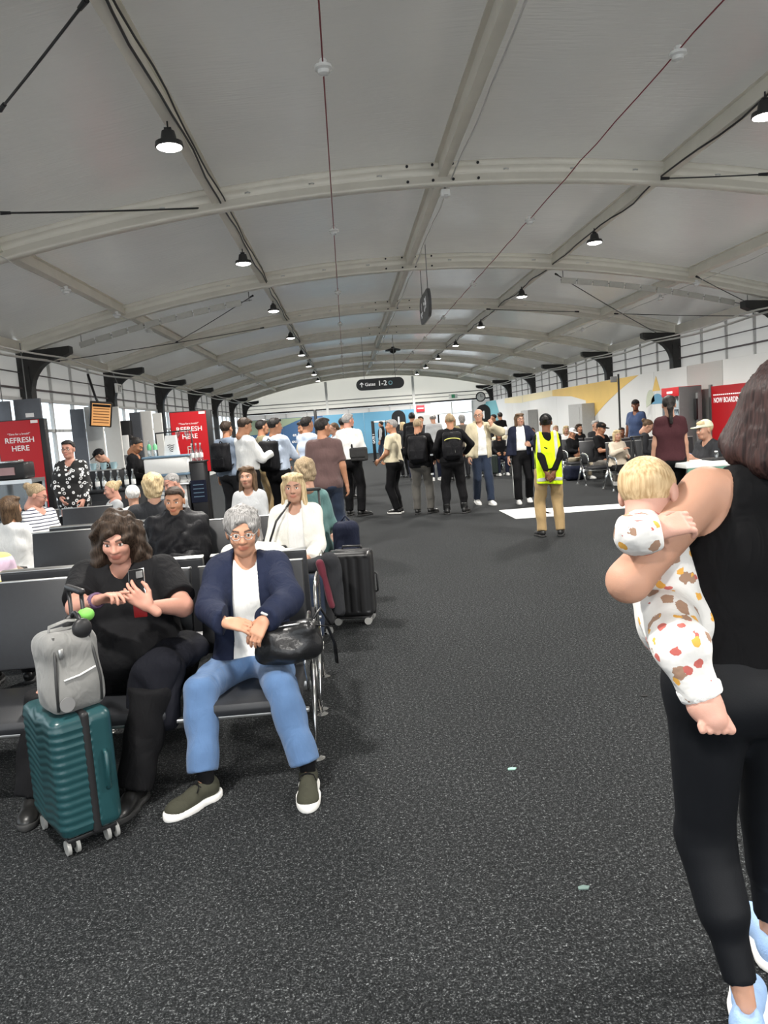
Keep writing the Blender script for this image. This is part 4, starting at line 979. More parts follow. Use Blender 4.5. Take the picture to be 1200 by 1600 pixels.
# ================================================================== LUGGAGE AND BAGS
def soft(name, prims, m, parent, st=.008, grow=0, cuts=(), noise=None, subs=(), M=None):
    V, F = field(prims, st, grow, cuts, noise, subs)
    if M is not None: V = xf(V, M)
    return mesh_obj(name, np_mesh(name, V, F), m, parent)
WHEEL = mat('grey_wheel', (.28, .28, .27), .5)
def wheel_pair(par, x, y, z=.032, rz=0):
    w = MB()
    for d in (-.018, .018): w.cyl((x-d*math.cos(rz)-.007*math.cos(rz), y-d*math.sin(rz)-.007*math.sin(rz), z), (x-d*math.cos(rz)+.007*math.cos(rz), y-d*math.sin(rz)+.007*math.sin(rz), z), .03, n=16)
    o = w.build('wheel', WHEEL, par); MB().box((x, y, z+.022), (.03, .022, .05), bev=.004).build('fork', BLACK, o)
def suitcase(name, label, x, y, rz, w=.38, d=.24, hgt=.52, m=None, ridge='none', handle=0.0, st=.009):
    """w along local X (broad face), d along local Y, wheels on the floor"""
    t = thing(name, label, 'suitcase', (x, y, 0), rz)
    z0, z1 = .07, .07+hgt
    if ridge == 'chevron':
        def nz(X, Y, Z):
            u = np.abs(X)*.55
            ph = (Z-z0)/.033 + np.where(np.abs(X) < .1, (.1-np.abs(X))*9, 0) + 0*Y
            rg = .0045*np.abs(((ph) % 1.0)*2-1)
            return rg*(Y < .03)*np.ones_like(rg)
    elif ridge == 'ribs':
        def nz(X, Y, Z): return .006*(np.abs(((X+.5)/.075) % 1*2-1) < .35)*(np.abs(Z-(z0+z1)/2) < hgt*.42)*(np.abs(Y) > d*.3)+0*Y
    else: nz = None
    b = soft('shell', [rbox((0, 0, (z0+z1)/2), (w/2, d/2, hgt/2), .045)], m, t, st, noise=nz)
    soft('zip_band', [rbox((0, .012, (z0+z1)/2), (w/2+.003, .017, hgt/2+.003), .012)], BLACK, b, st)
    for sx in (-1, 1):
        for sy in (-1, 1): wheel_pair(t, sx*(w/2-.05), sy*(d/2-.045), rz=PI/2)
    MB().box((0, 0, .062), (w-.06, d-.05, .02), bev=.006).build('base_plate', BLACK, t)
    hd = MB(); hd.tube([(w/2+.002, .07, z0+.17), (w/2+.02, .07, z0+.18), (w/2+.02, .07, z0+.32), (w/2+.002, .07, z0+.33)], .009, 8); hd.build('side_handle', m, t, True)
    th = MB(); th.tube([(-.08, .07, z1-.005), (-.075, .07, z1+.02), (.075, .07, z1+.02), (.08, .07, z1-.005)], .010, 8); th.build('top_handle', BLACK, t, True)
    if handle:
        h_ = MB()
        for sx in (-1, 1): h_.tube([(sx*.075, .095, z1-.02), (sx*.075, .095, z1+handle)], .009, 8)
        o = h_.build('trolley_rods', BLACK, t, True); MB().box((0, .095, z1+handle), (.19, .028, .026), bev=.01).build('grip', BLACK, o)
    return t
GREENS = mat('dark_green_shell', C8(28, 62, 66), .30, var=.1, bump=.03, bscale=200, coat=.25)
ang = math.atan2(.11, .14)       # narrow side runs from (-1.23, 2.96) to (-1.09, 3.07)
# local +X (broad axis) points away from the near narrow side
rz_case = ang+PI/2+PI
CX, CY = -1.253, 3.133
suitcase('trolley_suitcase', 'dark green ribbed hard-shell suitcase with grey wheels in front of the seats', CX, CY, rz_case, .40, .25, .50, GREENS, 'chevron', .46, .0065)
# grey bag standing on the green suitcase
GBAG = cloth('grey_nylon_bag', C8(118, 118, 116), rough=.55, bump=.12, bscale=500, var=.08)
gb = thing('grey_bag', 'grey soft bag with zips standing on the green suitcase', 'bag', (CX+.05, CY-.045, .572), .72)
bag = soft('bag_body', [rbox((0, 0, .15), (.105, .09, .15), .035, .02), ell((0, -.01, .10), (.115, .11, .11), .05), rbox((0, .0, .27), (.088, .072, .05), .035, .04)], GBAG, gb, .0075, noise=wrinkle(.005, 30, 1.0))
for a_, b_ in (((-.09, -.095, .02), (-.07, -.075, .31)), ((.085, -.095, .02), (.065, -.075, .31))):
    q = MB(); q.tube([a_, (a_[0], -.104, .12), ((a_[0]+b_[0])/2, -.095, .22), b_], .006, 6); q.build('zip', mat('dark_zip', (.05, .05, .05), .4, .4), bag, True)
q = MB(); q.tube([(-.06, -.108, .14), (0, -.117, .15), (.07, -.105, .165)], .004, 6); q.build('light_seam', WHITEP, bag, True)
q = MB(); q.tube([(-.07, -.02, .30), (-.065, -.03, .345), (0, -.04, .36), (.065, -.03, .345), (.07, -.02, .30)], .013, 8, flat=(0, 1, 0)); q.build('carry_handle', GBAG, gb, True)
q = MB(); q.box((-.055, -.095, .245), (.02, .012, .04), bev=.004); q.build('zip_pull', ALU, bag)
q = MB(); q.lathe([(.012, .0), (.03, .004), (.03, .008)], n=16); q.v = [(p[0]-.06, -.108-p[2], p[1]+.045) for p in q.v]; q.build('logo_patch', GREYP, bag)
# headphones and a green ball-like pouch on top
hp = thing('headphones', 'black over-ear headphones lying on the grey bag', 'headphones', (CX+.10, CY-.03, .865), rz_case)
q = MB(); q.tube([(.06*math.cos(a), .0, .055*math.sin(a)+.03) for a in [PI*i/10 for i in range(11)]], .008, 8); q.build('headband', BLACK, hp, True)
for s in (-1, 1): soft('ear_cup', [ell((s*.058, 0, .03), (.022, .04, .042), .01)], BLACK, hp, .006)
pc = soft('green_pouch', [ell((0, 0, .028), (.034, .034, .028), .01)], mat('bright_green_fabric', C8(112, 180, 80), .7), None, .006, M=Matrix.Translation((CX+.13, CY-.0, .905))); tag(pc, 'small bright green pouch on top of the grey bag', 'pouch')
# black suitcase by the aisle, and its neighbour
BLKS = mat('black_shell', (.014, .014, .015), .35, var=.1, coat=.1)
suitcase('trolley_suitcase', 'black ribbed hard-shell suitcase standing in the aisle by the seats', -.05, 6.25, -.2, .35, .24, .54, BLKS, 'ribs', 0, .011)
sc2 = suitcase('trolley_suitcase', 'dark suitcase with raised handle between the seats and the black suitcase', -.33, 6.05, .1, .22, .3, .52, mat('dark_grey_shell', (.03, .03, .032), .5), 'none', .55, .012)
suitcase('trolley_suitcase', 'small dark green suitcase on the floor beside the man in the beige jacket', 3.78, 20.6, .1, .40, .25, .5, mat('bottle_green_shell', C8(34, 44, 40), .5), 'ribs', 0, .016)
suitcase('trolley_suitcase', 'dark trolley case with tall pale handle beside the maroon T-shirt woman', onY(1008, 700, 10.2).x, 10.4, 0, .36, .24, .5, BLKS, 'none', .62, .016)
def backpack(label, P, m, dims=(.16, .09, .23), off=(0, -.20, .24), accent=None, rot=0):
    """worn pack: placed against the wearer's back"""
    M = P['T'].copy(); loc = P['tp'](off[0], off[1], off[2])
    t = thing('backpack', label, 'backpack', loc, 0); t.rotation_euler = (P['T'].to_3x3().normalized()).to_euler()
    a, b, c = dims
    o = soft('pack_body', [rbox((0, 0, 0), (a, b, c), .06, .03), ell((0, -.02, -.03), (a*.95, b*1.15, c*.8), .05)], m, t, .013, noise=wrinkle(.006, 26, a*9))
    soft('front_pocket', [rbox((0, -b*.95, -c*.38), (a*.78, .035, c*.42), .03)], m, o, .013)
    q = MB()
    for s in (-1, 1): q.tube([(s*.08, b*.6, c*.85), (s*.105, b+.06, c*.97), (s*.11, b+.10, c*.9)], .022, 6, flat=(1, 0, 0)); q.tube([(s*.12, b*.5, -c*.7), (s*.15, b+.03, -c*.5)], .014, 6, flat=(1, 0, 0))
    q.tube([(-.04, b*.3, c*.95), (0, b*.2, c*1.15), (.04, b*.3, c*.95)], .009, 6)
    q.build('strap', m, t, True)
    if accent == 'arc':
        w = MB(); w.tube([(.13*math.cos(t_), -b*1.13-.004, .09+.035*math.sin(t_)) for t_ in [PI*i/10 for i in range(11)]], .0075, 6); w.build('yellow_arc', mat('pale_yellow_trim', C8(225, 220, 120), .5), o, True)
        w = MB(); w.tube([(.03, -b*1.2, .02), (.035, -b*1.33, -.12)], .006, 6); w.build('zip_pull', ALU, o, True)
    elif accent == 'logo':
        w = MB(); w.tube([(-.03, -b*1.2-.004, -.02), (.0, -b*1.23-.004, -.03), (.05, -b*1.2-.004, -.005)], .006, 6); w.build('logo_mark', WHITEP, o, True)
    return t
PACK = cloth('black_nylon_pack', C8(20, 20, 23), rough=.6)
backpack('black backpack worn by the man in grey trousers', FOLK['pack1'], PACK)
backpack('black backpack with a pale yellow arc worn by the man in black boots', FOLK['pack2'], PACK, accent='arc')
backpack('black backpack worn by the man in the pale blue shirt', FOLK['lblue'], PACK, accent='logo')
backpack('black backpack with bottle pocket worn by the man in the grey-blue shirt', FOLK['gblue'], PACK)
backpack('black backpack worn by the man in the black coat near the gate', FOLK['gate2'], PACK)
# shoulder bag of the tall man in white
P = FOLK['white']; sb = thing('shoulder_bag', 'dark grey shoulder bag hanging from the tall man in white', 'bag', P['tp'](.20, -.14, .10), -.5)
soft('bag_body', [rbox((0, 0, 0), (.15, .07, .12), .03, .02)], cloth('dark_grey_canvas', C8(52, 52, 52)), sb, .012, noise=wrinkle(.005, 24))
soft('flap', [rbox((0, -.06, .03), (.15, .022, .085), .015)], MATS['dark_grey_canvas'], sb, .012)
q = MB(); q.tube([(-.13, 0, .10), (-.16, .02, .32), (-.14, .10, .50)], .02, 6, flat=(1, 0, 0)); q.build('strap', MATS['dark_grey_canvas'], sb, True)
# carried bag of the woman in the tracksuit and the man in beige
P = FOLK['track']; cb = thing('tote_bag', 'dark navy bag carried by the woman in the tracksuit', 'bag', P['tp'](-.26, .02, .0), 0)
soft('bag_body', [rbox((0, 0, -.12), (.07, .14, .17), .04, .02)], NAVY, cb, .014, noise=wrinkle(.006, 24)); q = MB(); q.tube([(0, -.1, .03), (0, -.05, .3), (0, .05, .3), (0, .1, .03)], .014, 6); q.build('handle', NAVY, cb, True)
P = FOLK['pack1']; cb = thing('hanging_strap', 'black strap with steel buckles hanging from the grey-trousered man', 'strap', P['tp'](.22, -.1, .25), 0)
q = MB(); q.tube([(0, 0, .1), (.01, 0, -.1), (.0, 0, -.45)], .025, 6, flat=(1, 0, 0)); q.build('webbing', PACK, cb, True); q = MB(); q.box((.01, -.01, -.12), (.05, .015, .03)); q.box((.0, -.01, -.45), (.05, .015, .03)); q.build('buckle', ALU, cb)

# ================================================================== PEOPLE SEATED IN THE OTHER ROWS
def seated(key, label, x, y, rz, top_z, **k):
    k.setdefault('step', .016); k.setdefault('sit', .445)
    # stature follows from the height of the crown above the seat
    hgt = k.pop('hgt', None) or 1.75*(top_z-.445)/(.075+.665+.118)
    hgt = max(1.45, min(1.95, hgt))
    FOLK[key] = person(label, x, y, rz, hgt, **k)
    return FOLK[key]
PUFF = ct('black_puffer_nylon', 24, 24, 27, rough=.5); DGREY = ct('dark_grey_sweater', 50, 51, 54); WKNIT = ct('off_white_knit', 224, 222, 214, bump=.5, bscale=220)
seated('puffer', 'person in a black puffer jacket with folded hands in the second row', -1.40, 6.12, PI, 1.24, skin='tan', w=1.1, hair=('short', 'dark'), jacket=dict(m=PUFF, open=0, hem=-.05, grow=.045, amp=.014, f=40), bottom=dict(m=BLK), shoes=S_BLK, wr=(.0, .26, .72), wl=(-.07, .28, .72), head=(0, -.1, 0))
seated('blondw', 'blond woman in an off-white top with a black cross-body strap, second row', -.46, 6.12, PI, 1.28, sex='f', skin='fair', hair=('long', 'blond'), top=dict(m=WHT, sleeve='short', hem=-.02), jacket=dict(m=WKNIT, open=.07, hem=-.03, grow=.022), bottom=dict(m=DENIM), shoes=S_WHT, wr=(.12, .3, .70), wl=(-.1, .34, .66), ar=(.1, .45, .085), al=(-.12, .5, .085))
seated('brnw', 'brown-haired woman in a pale top sitting behind the second row', onY(387, 745, 8.3).x, 8.3, PI-.2, 1.27, sex='f', skin='fair', hair=('long', 'brown'), top=dict(m=LGREY, sleeve='long', hem=-.02), bottom=dict(m=DENIM), shoes=S_WHT)
seated('teal', 'person in a teal knit top sitting behind the blond woman, back turned', -.42, 7.15, -.15, 1.34, sex='f', skin='fair', hair=('tousled', 'sandy'), top=dict(m=TEALC, sleeve='long', hem=-.05), bottom=dict(m=DENIM), shoes=S_BLK, head=(.4, -.3, 0))
seated('whiteback', 'person in a white top seated back to back behind the navy jacket woman', -.66, 4.74, 0, 1.16, sex='f', skin='fair', hair=('bob', 'grey'), top=dict(m=WKNIT, sleeve='long', hem=-.03, grow=.02), bottom=dict(m=BLK), shoes=S_BLK, w=1.1)
seated('curl', 'person with tousled blond hair in a dark grey sweater, back turned', -1.80, 7.08, .1, 1.31, skin='fair', hair=('tousled', 'blond'), top=dict(m=DGREY, sleeve='long', hem=-.03, grow=.02), bottom=dict(m=CHAR), shoes=S_BLK, w=1.12, head=(0, -.1, 0))
seated('sung', 'balding man in a light grey T-shirt with sunglasses pushed up on his head', -1.93, 8.7, PI/2+.5, 1.24, skin='pink', w=1.15, hair=('buzz', 'grey'), top=dict(m=LGREY, sleeve='half', hem=-.05), bottom=dict(m=CHAR), shoes=S_BLK, head=(.2, -.35, 0), lean=.1, glasses=(BLACK, .055))
seated('blnd2', 'fair-haired woman leaning forward near the coffee counter', -2.85, 9.3, PI/2+.6, 1.17, sex='f', skin='pink', hair=('bun', 'blond'), top=dict(m=LGREY, sleeve='long', hem=-.03), bottom=dict(m=BLK), shoes=S_BLK, head=(-.2, -.2, 0))
seated('greyh', 'grey-haired person in a pale top between the fair-haired woman and the counter', onY(207, 768, 7.9).x, 7.9, .3, 1.14, hgt=1.5, skin='fair', hair=('short', 'white'), top=dict(m=WKNIT, sleeve='long', hem=-.03), bottom=dict(m=BLK), shoes=S_BLK)
seated('stripe', 'woman in a white top with navy stripes looking down at the far left', -3.22, 8.0, -PI/2-.5, 1.26, sex='f', skin='pink', w=1.1, hair=('bun', 'sandy'), top=dict(m=stripe_mat(), sleeve='long', hem=-.03), bottom=dict(m=DENIM), shoes=S_WHT, head=(.6, -.4, 0), glasses=(BLACK, 0))
seated('wleft', 'person in a plain white T-shirt at the left edge, back turned', -3.02, 6.9, -.3, 1.22, sex='f', skin='tan', w=1.12, hair=('bob', 'brown'), top=dict(m=WHT, sleeve='half', hem=-.03), bottom=dict(m=BLK), shoes=S_BLK)
def pastel_mat():
    m = cloth('pastel_yellow_pink_knit', C8(230, 220, 150), bump=.4, bscale=260); N = m.node_tree.nodes; L = m.node_tree.links; b = N['Principled BSDF']
    tc = N.new('ShaderNodeTexCoord'); s = N.new('ShaderNodeSeparateXYZ'); L.new(tc.outputs['Object'], s.inputs[0]); a = N.new('ShaderNodeMath'); a.operation = 'MULTIPLY'; a.inputs[1].default_value = 4.2; L.new(s.outputs['Z'], a.inputs[0])
    f = N.new('ShaderNodeMath'); f.operation = 'FRACT'; L.new(a.outputs[0], f.inputs[0]); r = N.new('ShaderNodeValToRGB'); r.color_ramp.interpolation = 'CONSTANT'; e = r.color_ramp.elements
    e[0].color = (*C8(236, 226, 120), 1); e[1].position = .4; e[1].color = (*C8(232, 222, 210), 1); e.new(.65).color = (*C8(216, 190, 210), 1)
    L.new(f.outputs[0], r.inputs[0]); L.new(r.outputs[0], b.inputs['Base Color']); return m
seated('pastel', 'person in a pastel yellow and pink striped sweater at the left edge', -2.39, 4.95, .2, 1.20, sex='f', skin='fair', hair=('long', 'sandy'), top=dict(m=pastel_mat(), sleeve='long', hem=-.03, grow=.025), bottom=dict(m=BLK), shoes=S_BLK, w=1.15)
# right-hand seats
seated('rbl', 'blond woman in an oatmeal sweater and black trousers seated on the right', 5.20, 14.72, PI+.15, 1.17, sex='f', hair=('bob', 'blond'), top=dict(m=OATM, sleeve='long', hem=-.04, grow=.018), bottom=dict(m=BLK), shoes=S_WHT, wr=(-.02, .24, .95), wl=(-.12, .28, .78), er=(1, -.2, -.4), ar=(.1, .42, .085))
seated('rcap', 'man in a black cap and black T-shirt leaning on his elbow, seated on the right', 5.35, 16.1, PI+.6, 1.31, skin='tan', hair=('short', 'dark'), top=dict(m=BLK, sleeve='half', hem=-.03), bottom=dict(m=ct('grey_marl_trousers', 120, 116, 110)), shoes=S_WHT, cap=BLK, wr=(.1, .35, .74), wl=(-.05, .38, .74), head=(0, -.3, 0))
seated('rwc', 'man in a white cap and black top with crossed legs looking at his phone', 5.28, 17.95, PI+.55, 1.19, skin='tan', hair=('short', 'grey'), top=dict(m=BLK, sleeve='long', hem=-.03), bottom=dict(m=STONE), shoes=S_WHT, cap=WHT, wr=(.1, .3, .76), wl=(-.08, .32, .76), head=(0, -.35, 0), ar=(-.05, .62, .38), kr=(.1, .3, 1), hr=((-.3, .5, .6), (-.2, -.4, .8), .6))
seated('rgl', 'woman with tied brown hair and glasses bending over her bag on the right', 5.85, 15.2, -PI/2-.4, 1.33, sex='f', hair=('bun', 'brown'), top=dict(m=CHAR, sleeve='long', hem=-.03), bottom=dict(m=BLK), shoes=S_BLK, glasses=(BLACK, 0), head=(0, -.45, 0), lean=.2)
seated('rdk', 'dark-haired woman in black seated behind the man in the white cap', onY(904, 662, 19.6).x, 19.6, PI+.3, 1.25, sex='f', skin='tan', hair=('long', 'dark'), top=dict(m=BLK, sleeve='long', hem=-.03), bottom=dict(m=BLK), shoes=S_BLK, step=.022)
seated('rf1', 'fair-haired woman in a white top seated just right of the attendant', onY(884, 665, 20.9).x, 20.9, PI, 1.2, sex='f', hair=('bob', 'blond'), top=dict(m=WHT, sleeve='long', hem=-.03), bottom=dict(m=DENIM), shoes=S_WHT, step=.022)
seated('rf2', 'sandy-haired person seated behind the attendant, head beside the yellow vest', onY(874, 664, 21.2).x, 21.6, PI, 1.22, hair=('short', 'sandy'), top=dict(m=LGREY, sleeve='long', hem=-.03), bottom=dict(m=CHAR), shoes=S_BLK, step=.022)
seated('rf3', 'seated man in a white top raising a dark phone, left of the attendant', onY(831, 665, 20.9).x, 20.9, PI-.3, 1.22, skin='tan', hair=('short', 'dark'), top=dict(m=WHT, sleeve='long', hem=-.03), bottom=dict(m=DENIM), shoes=S_WHT, step=.022, wl=(-.12, .3, 1.12))
seated('rf4', 'grey-haired man seated against the right wall beside the tall cabinet', onY(930, 659, 19.0).x, 19.0, PI+.4, 1.32, hair=('short', 'grey'), top=dict(m=CHAR, sleeve='long', hem=-.03), bottom=dict(m=BLK), shoes=S_BLK, step=.022)
seated('rf5', 'woman in black with glasses seated beside the small green suitcase', onY(779, 686, 21.0).x, 20.95, PI, 1.12, hgt=1.5, sex='f', skin='tan', hair=('long', 'dark'), top=dict(m=BLK, sleeve='long', hem=-.03), bottom=dict(m=NAVY), shoes=S_WHT, glasses=(BLACK, 0), step=.022)
seated('rf6', 'cream-haired person seated behind the woman beside the green suitcase', onY(775, 668, 22.6).x, 22.4, 0, 1.25, sex='f', hair=('bob', 'blond'), top=dict(m=CREAM, sleeve='long', hem=-.03), bottom=dict(m=BLK), shoes=S_BLK, step=.024)
seated('rf7', 'white-haired person seated just left of the tracksuit woman, far back', onY(790, 668, 23.4).x, 23.4, 0, 1.25, sex='f', hair=('bob', 'white'), top=dict(m=BEIGE, sleeve='long', hem=-.03), bottom=dict(m=BLK), shoes=S_BLK, step=.024)
seated('bean', 'person in a pale cap and dark grey T-shirt seated at the green table', onY(1112, 656, 10.3).x, 10.3, PI/2+.2, 1.36, skin='fair', hair=('short', 'blond'), top=dict(m=DGREY, sleeve='half', hem=-.03), bottom=dict(m=BLK), shoes=S_BLK, cap=ct('pale_beanie', 205, 205, 180), wr=(.05, .36, .80), wl=(-.1, .36, .8), lean=.15)
seated('rkid', 'child in grey seated below the man in the navy T-shirt', onY(978, 656, 16.6).x, 16.9, PI, 1.2, hgt=1.45, skin='brown', hair=('short', 'black'), top=dict(m=LGREY, sleeve='half', hem=-.03), bottom=dict(m=CHAR), shoes=S_BLK, step=.022)
# things in the seats
bb = thing('brown_bag', 'slouchy brown fabric bag on the seat at the left edge', 'bag', (-2.30, 5.02, .46), .2)
soft('bag_body', [ell((0, 0, .17), (.20, .13, .19), .05), ell((.05, 0, .30), (.13, .09, .12), .08)], ct('brown_nylon', 118, 98, 78, rough=.55), bb, .010, noise=wrinkle(.012, 34, 3)); q = MB(); q.tube([(-.1, 0, .34), (-.02, -.02, .45), (.1, 0, .36)], .012, 6); q.build('handle', MATS['brown_nylon'], bb, True)
lj = thing('folded_jacket', 'dark jacket with maroon lining draped over the blond woman\'s lap', 'jacket', (-.36, 5.84, .60), 0)
soft('jacket_cloth', [rbox((.0, 0, .0), (.19, .16, .05), .04, .03), cone((.16, -.12, .02), (.20, -.15, -.35), .07, .05, .05)], CHAR, lj, .012, noise=wrinkle(.010, 30, 1)); soft('lining', [cone((.08, -.17, .02), (.15, -.20, -.30), .03, .025, .03)], ct('maroon_lining', 96, 40, 52), lj, .010, noise=wrinkle(.006, 30, 2))
hb = thing('small_handbag', 'small black cross-body bag resting by the blond woman\'s waist', 'bag', (-.62, 5.93, .68), .2)
soft('bag_body', [rbox((0, 0, 0), (.09, .035, .06), .025)], mat('black_leather', (.014, .014, .015), .32, bump=.1, bscale=150), hb, .009); q = MB(); q.tube([(-.06, 0, .05), (.02, -.0, .25), (.17, .10, .40)], .009, 6); q.build('strap', MATS['black_leather'], hb, True)
bk = thing('backpack', 'dark navy backpack standing on the seat beside the teal knit top', 'backpack', (-.08, 7.0, .32), 0)
soft('pack_body', [rbox((0, 0, .2), (.12, .10, .24), .07, .03)], NAVY, bk, .012, noise=wrinkle(.008, 26, 4)); soft('front_pocket', [rbox((0, -.09, .12), (.09, .035, .10), .03)], NAVY, bk, .012)
q = MB(); q.tube([(-.05, .05, .42), (0, .06, .48), (.05, .05, .42)], .009, 6); q.build('strap', NAVY, bk, True)
# bags on the floor on the right
for lab, px, py, m_, sc in (('navy duffel bag on the floor beneath the crossed legs', 898, 750, NAVY, 1.0), ('black backpack on the floor near the blue bag by the vending machine', 1066, 742, PACK, 1.0)):
    g = onZ(px, py); d = thing('floor_bag', lab, 'bag', (g.x, g.y, 0), .2)
    soft('bag_body', [rbox((0, 0, .17), (.24, .15, .17), .09, .05)], m_, d, .016, noise=wrinkle(.012, 20, px)); q = MB(); q.tube([(-.12, 0, .32), (-.06, 0, .40), (.06, 0, .40), (.12, 0, .32)], .012, 6); q.build('handle', m_, d, True)
g = onY(1072, 712, 10.9); d = thing('blue_bag', 'bright blue soft bag heaped on the seat by the vending machine', 'bag', (g.x, g.y, .74), .2)
soft('bag_body', [ell((0, 0, .06), (.14, .10, .09), .03), ell((-.1, 0, .05), (.08, .08, .06), .04)], ct('bright_blue_nylon', 84, 140, 200, rough=.5), d, .012, noise=wrinkle(.01, 30, 2)); q = MB(); q.tube([(-.05, 0, .14), (0, 0, .2), (.05, 0, .14)], .008, 6); q.build('handle', MATS['bright_blue_nylon'], d, True)
g = onZ(889, 745); d = thing('patterned_tote', 'white and dark patterned tote on the floor beside the navy duffel', 'bag', (g.x-.1, g.y-.2, 0), .1)
soft('bag_body', [rbox((0, 0, .2), (.11, .07, .2), .04)], ct('white_black_print', 170, 175, 168, var=.9, nscale=30), d, .014, noise=wrinkle(.008, 20)); q = MB(); q.tube([(-.06, 0, .38), (-.04, 0, .52), (.04, 0, .52), (.06, 0, .38)], .008, 6); q.build('handle', BLK, d, True)

# ================================================================== THE TWO WOMEN ON THE FRONT SEATS
TEE = ct('black_jersey_tee', 20, 20, 22, bump=.12, var=.06); JEANS = cloth('light_blue_denim', C8(84, 112, 150), bump=.4, bscale=700, var=.16, nscale=14); NVJ = ct('navy_jacket_cloth', 30, 36, 56); OLS = ct('olive_knit_shoe', 62, 62, 52, bump=.5, bscale=500)
P1 = person('large woman in a black T-shirt holding up a phone on the front seats', -1.17, 3.86, PI, 1.70, .0105, w=1.72, sex='f', skin='pink', hair=('curly', 'dark'), top=dict(m=TEE, sleeve='half', hem=-.05, grow=.014, amp=.004, f=16, sg=.012), bottom=dict(m=BLK, flare=1.5, crop=.0, amp=.008, grow=.012), shoes=S_BLK,
    sit=.445, belly=1.6, bust=1.7, wr=(.0, .43, .955), wl=(-.22, .41, .90), er=(1, .1, -.9), el=(-1, .1, -.9), ar=(.38, .50, .085), al=(-.10, .52, .085), kr=(.6, 1, .3), kl=(-.35, 1, .3), head=(.05, -.32, 0), hh=(0, .05, .655),
    hr=((-.85, .35, .30), (0, .2, -1), .45, dict(idx=(.1, .45, .6, .7), thumb=.5)), hl=((.72, .10, .68), (.15, -1, .1), .38, dict(thumb=.15, spread=.4)), footyaw=(.2, -.2))
P2 = person('woman in a navy jacket, white T-shirt and light blue jeans on the front seats', -.555, 3.84, PI, 1.66, .0095, w=1.06, sex='f', skin='warm', hair=('tousled', 'grey'), top=dict(m=WHT, sleeve='short', hem=-.02, amp=.005), jacket=dict(m=NVJ, open=.085, hem=-.07, grow=.027, amp=.008, collar=0), bottom=dict(m=JEANS, flare=1.35, crop=.14, amp=.006, waist=.06),
    sit=.445, wr=(.06, .45, .825), wl=(-.13, .455, .83), er=(1, -.2, -.7), el=(-1, -.2, -.5), ar=(.215, .56, .095), al=(-.275, .545, .09), kr=(.35, 1, .35), kl=(-.1, 1, .35), head=(.1, -.15, 0), hh=(0, .035, .655),
    hr=((-.95, .25, -.15), (0, -.5, -.9), .3, dict(thumb=.3)), hl=((.55, .45, -.75), (0, -.6, -.7), .4, dict(thumb=.4)), glasses=(ALU, 0))
# her socks and olive trainers
def trainers(P, feet):
    S = P['S']; root = P['root']
    for an, fy in feet:
        an = Vector(an)
        M_ = Matrix.Translation(Vector((an[0], an[1], 0))) @ rotm('Z', fy)
        V, F = field([cone((0, -.02, .05), (0, -.015, .17), .037, .040, .02, True)], .006); mesh_obj('sock', np_mesh('sock', xf(V, M_)*S, F), BLK, root)
        up = [ell((0, -.035, .06), (.039, .047, .055), .03), cone((0, -.02, .065), (0, .06, .058), .040, .041, .03), ell((0, .125, .042), (.048, .075, .040), .03), ell((0, .165, .034), (.045, .05, .030), .03)]
        V, F = field(up, .0055, 0, [lambda X, Y, Z: .022-Z+0*X+0*Y], None, [ell((0, -.02, .135), (.030, .043, .045), .008)]); sh = mesh_obj('shoe', np_mesh('shoe', xf(V, M_)*S, F), OLS, root)
        so = [ell((0, -.035, .02), (.046, .06, .07), .03), cone((0, -.02, .02), (0, .08, .02), .043, .05, .03), ell((0, .13, .02), (.056, .10, .07), .03)]
        V, F = field(so, .0055, 0, [lambda X, Y, Z: -Z+.001+0*X+0*Y, lambda X, Y, Z: Z-.032-.014*np.clip(np.abs(Y-.02)*5-.4, 0, 1)+0*X]); mesh_obj('sole', np_mesh('sole', xf(V, M_)*S, F), WSOLE, sh)
        lb = MB()
        for k in range(4):
            y_ = .035+.022*k; z_ = .101-.012*k
            lb.tube([(-.026, y_, z_-.010), (0, y_+.006, z_+.004), (.026, y_, z_-.010)], .0032, 6)
        lb.tube([(0, .035, .105), (.03, .045, .10), (.045, .06, .082), (.03, .065, .085)], .0028, 6); lb.tube([(0, .035, .105), (-.03, .05, .10), (-.04, .07, .082)], .0028, 6)
        lb.v = [tuple((M_ @ Vector(p))*S) for p in lb.v]; lb.build('laces', BLK, sh, True)
trainers(P2, [((.215, .56, 0), -.72), ((-.275, .545, 0), .02)])
# watch on her left wrist
S = P2['S']; W2 = P2['W'].inverted()
wl2 = W2 @ P2['wl']; e2 = P2['j']['ell']; dv = (wl2-e2).normalized(); cpt = wl2-dv*.012
uu = dv.orthogonal().normalized(); vv = dv.cross(uu)
q = MB()
for k_ in (-.009, .009): q.tube([(cpt+dv*k_+(uu*math.cos(a)+vv*math.sin(a))*.029)*S for a in [2*PI*i/16 for i in range(16)]], .005, 6, True)
ws = q.build('watch_strap', ALU, P2['root'], True)
q = MB(); Rw = frame(dv, (0, -.8, -.8)).to_3x3(); q.box((cpt+Vector((0, .5, .85)).normalized()*.032)*S, (.036, .036, .010), Rw, bev=.004); q.build('watch_face', mat('watch_glass', (.55, .57, .55), .15), ws)
# wristband on the phone woman's right wrist
wr1 = P1['W'].inverted() @ P1['wr']; e1 = P1['j']['elr']; dv = (wr1-e1).normalized(); cpt = wr1-dv*.03; uu = dv.orthogonal().normalized(); vv = dv.cross(uu); q = MB()
for k_ in (-.011, 0, .011): q.tube([(cpt+dv*k_+(uu*math.cos(a)+vv*math.sin(a))*.0315)*P1['S'] for a in [2*PI*i/16 for i in range(16)]], .007, 6, True)
q.build('wristband', mat('mauve_wristband', C8(92, 70, 96), .5), P1['root'], True)
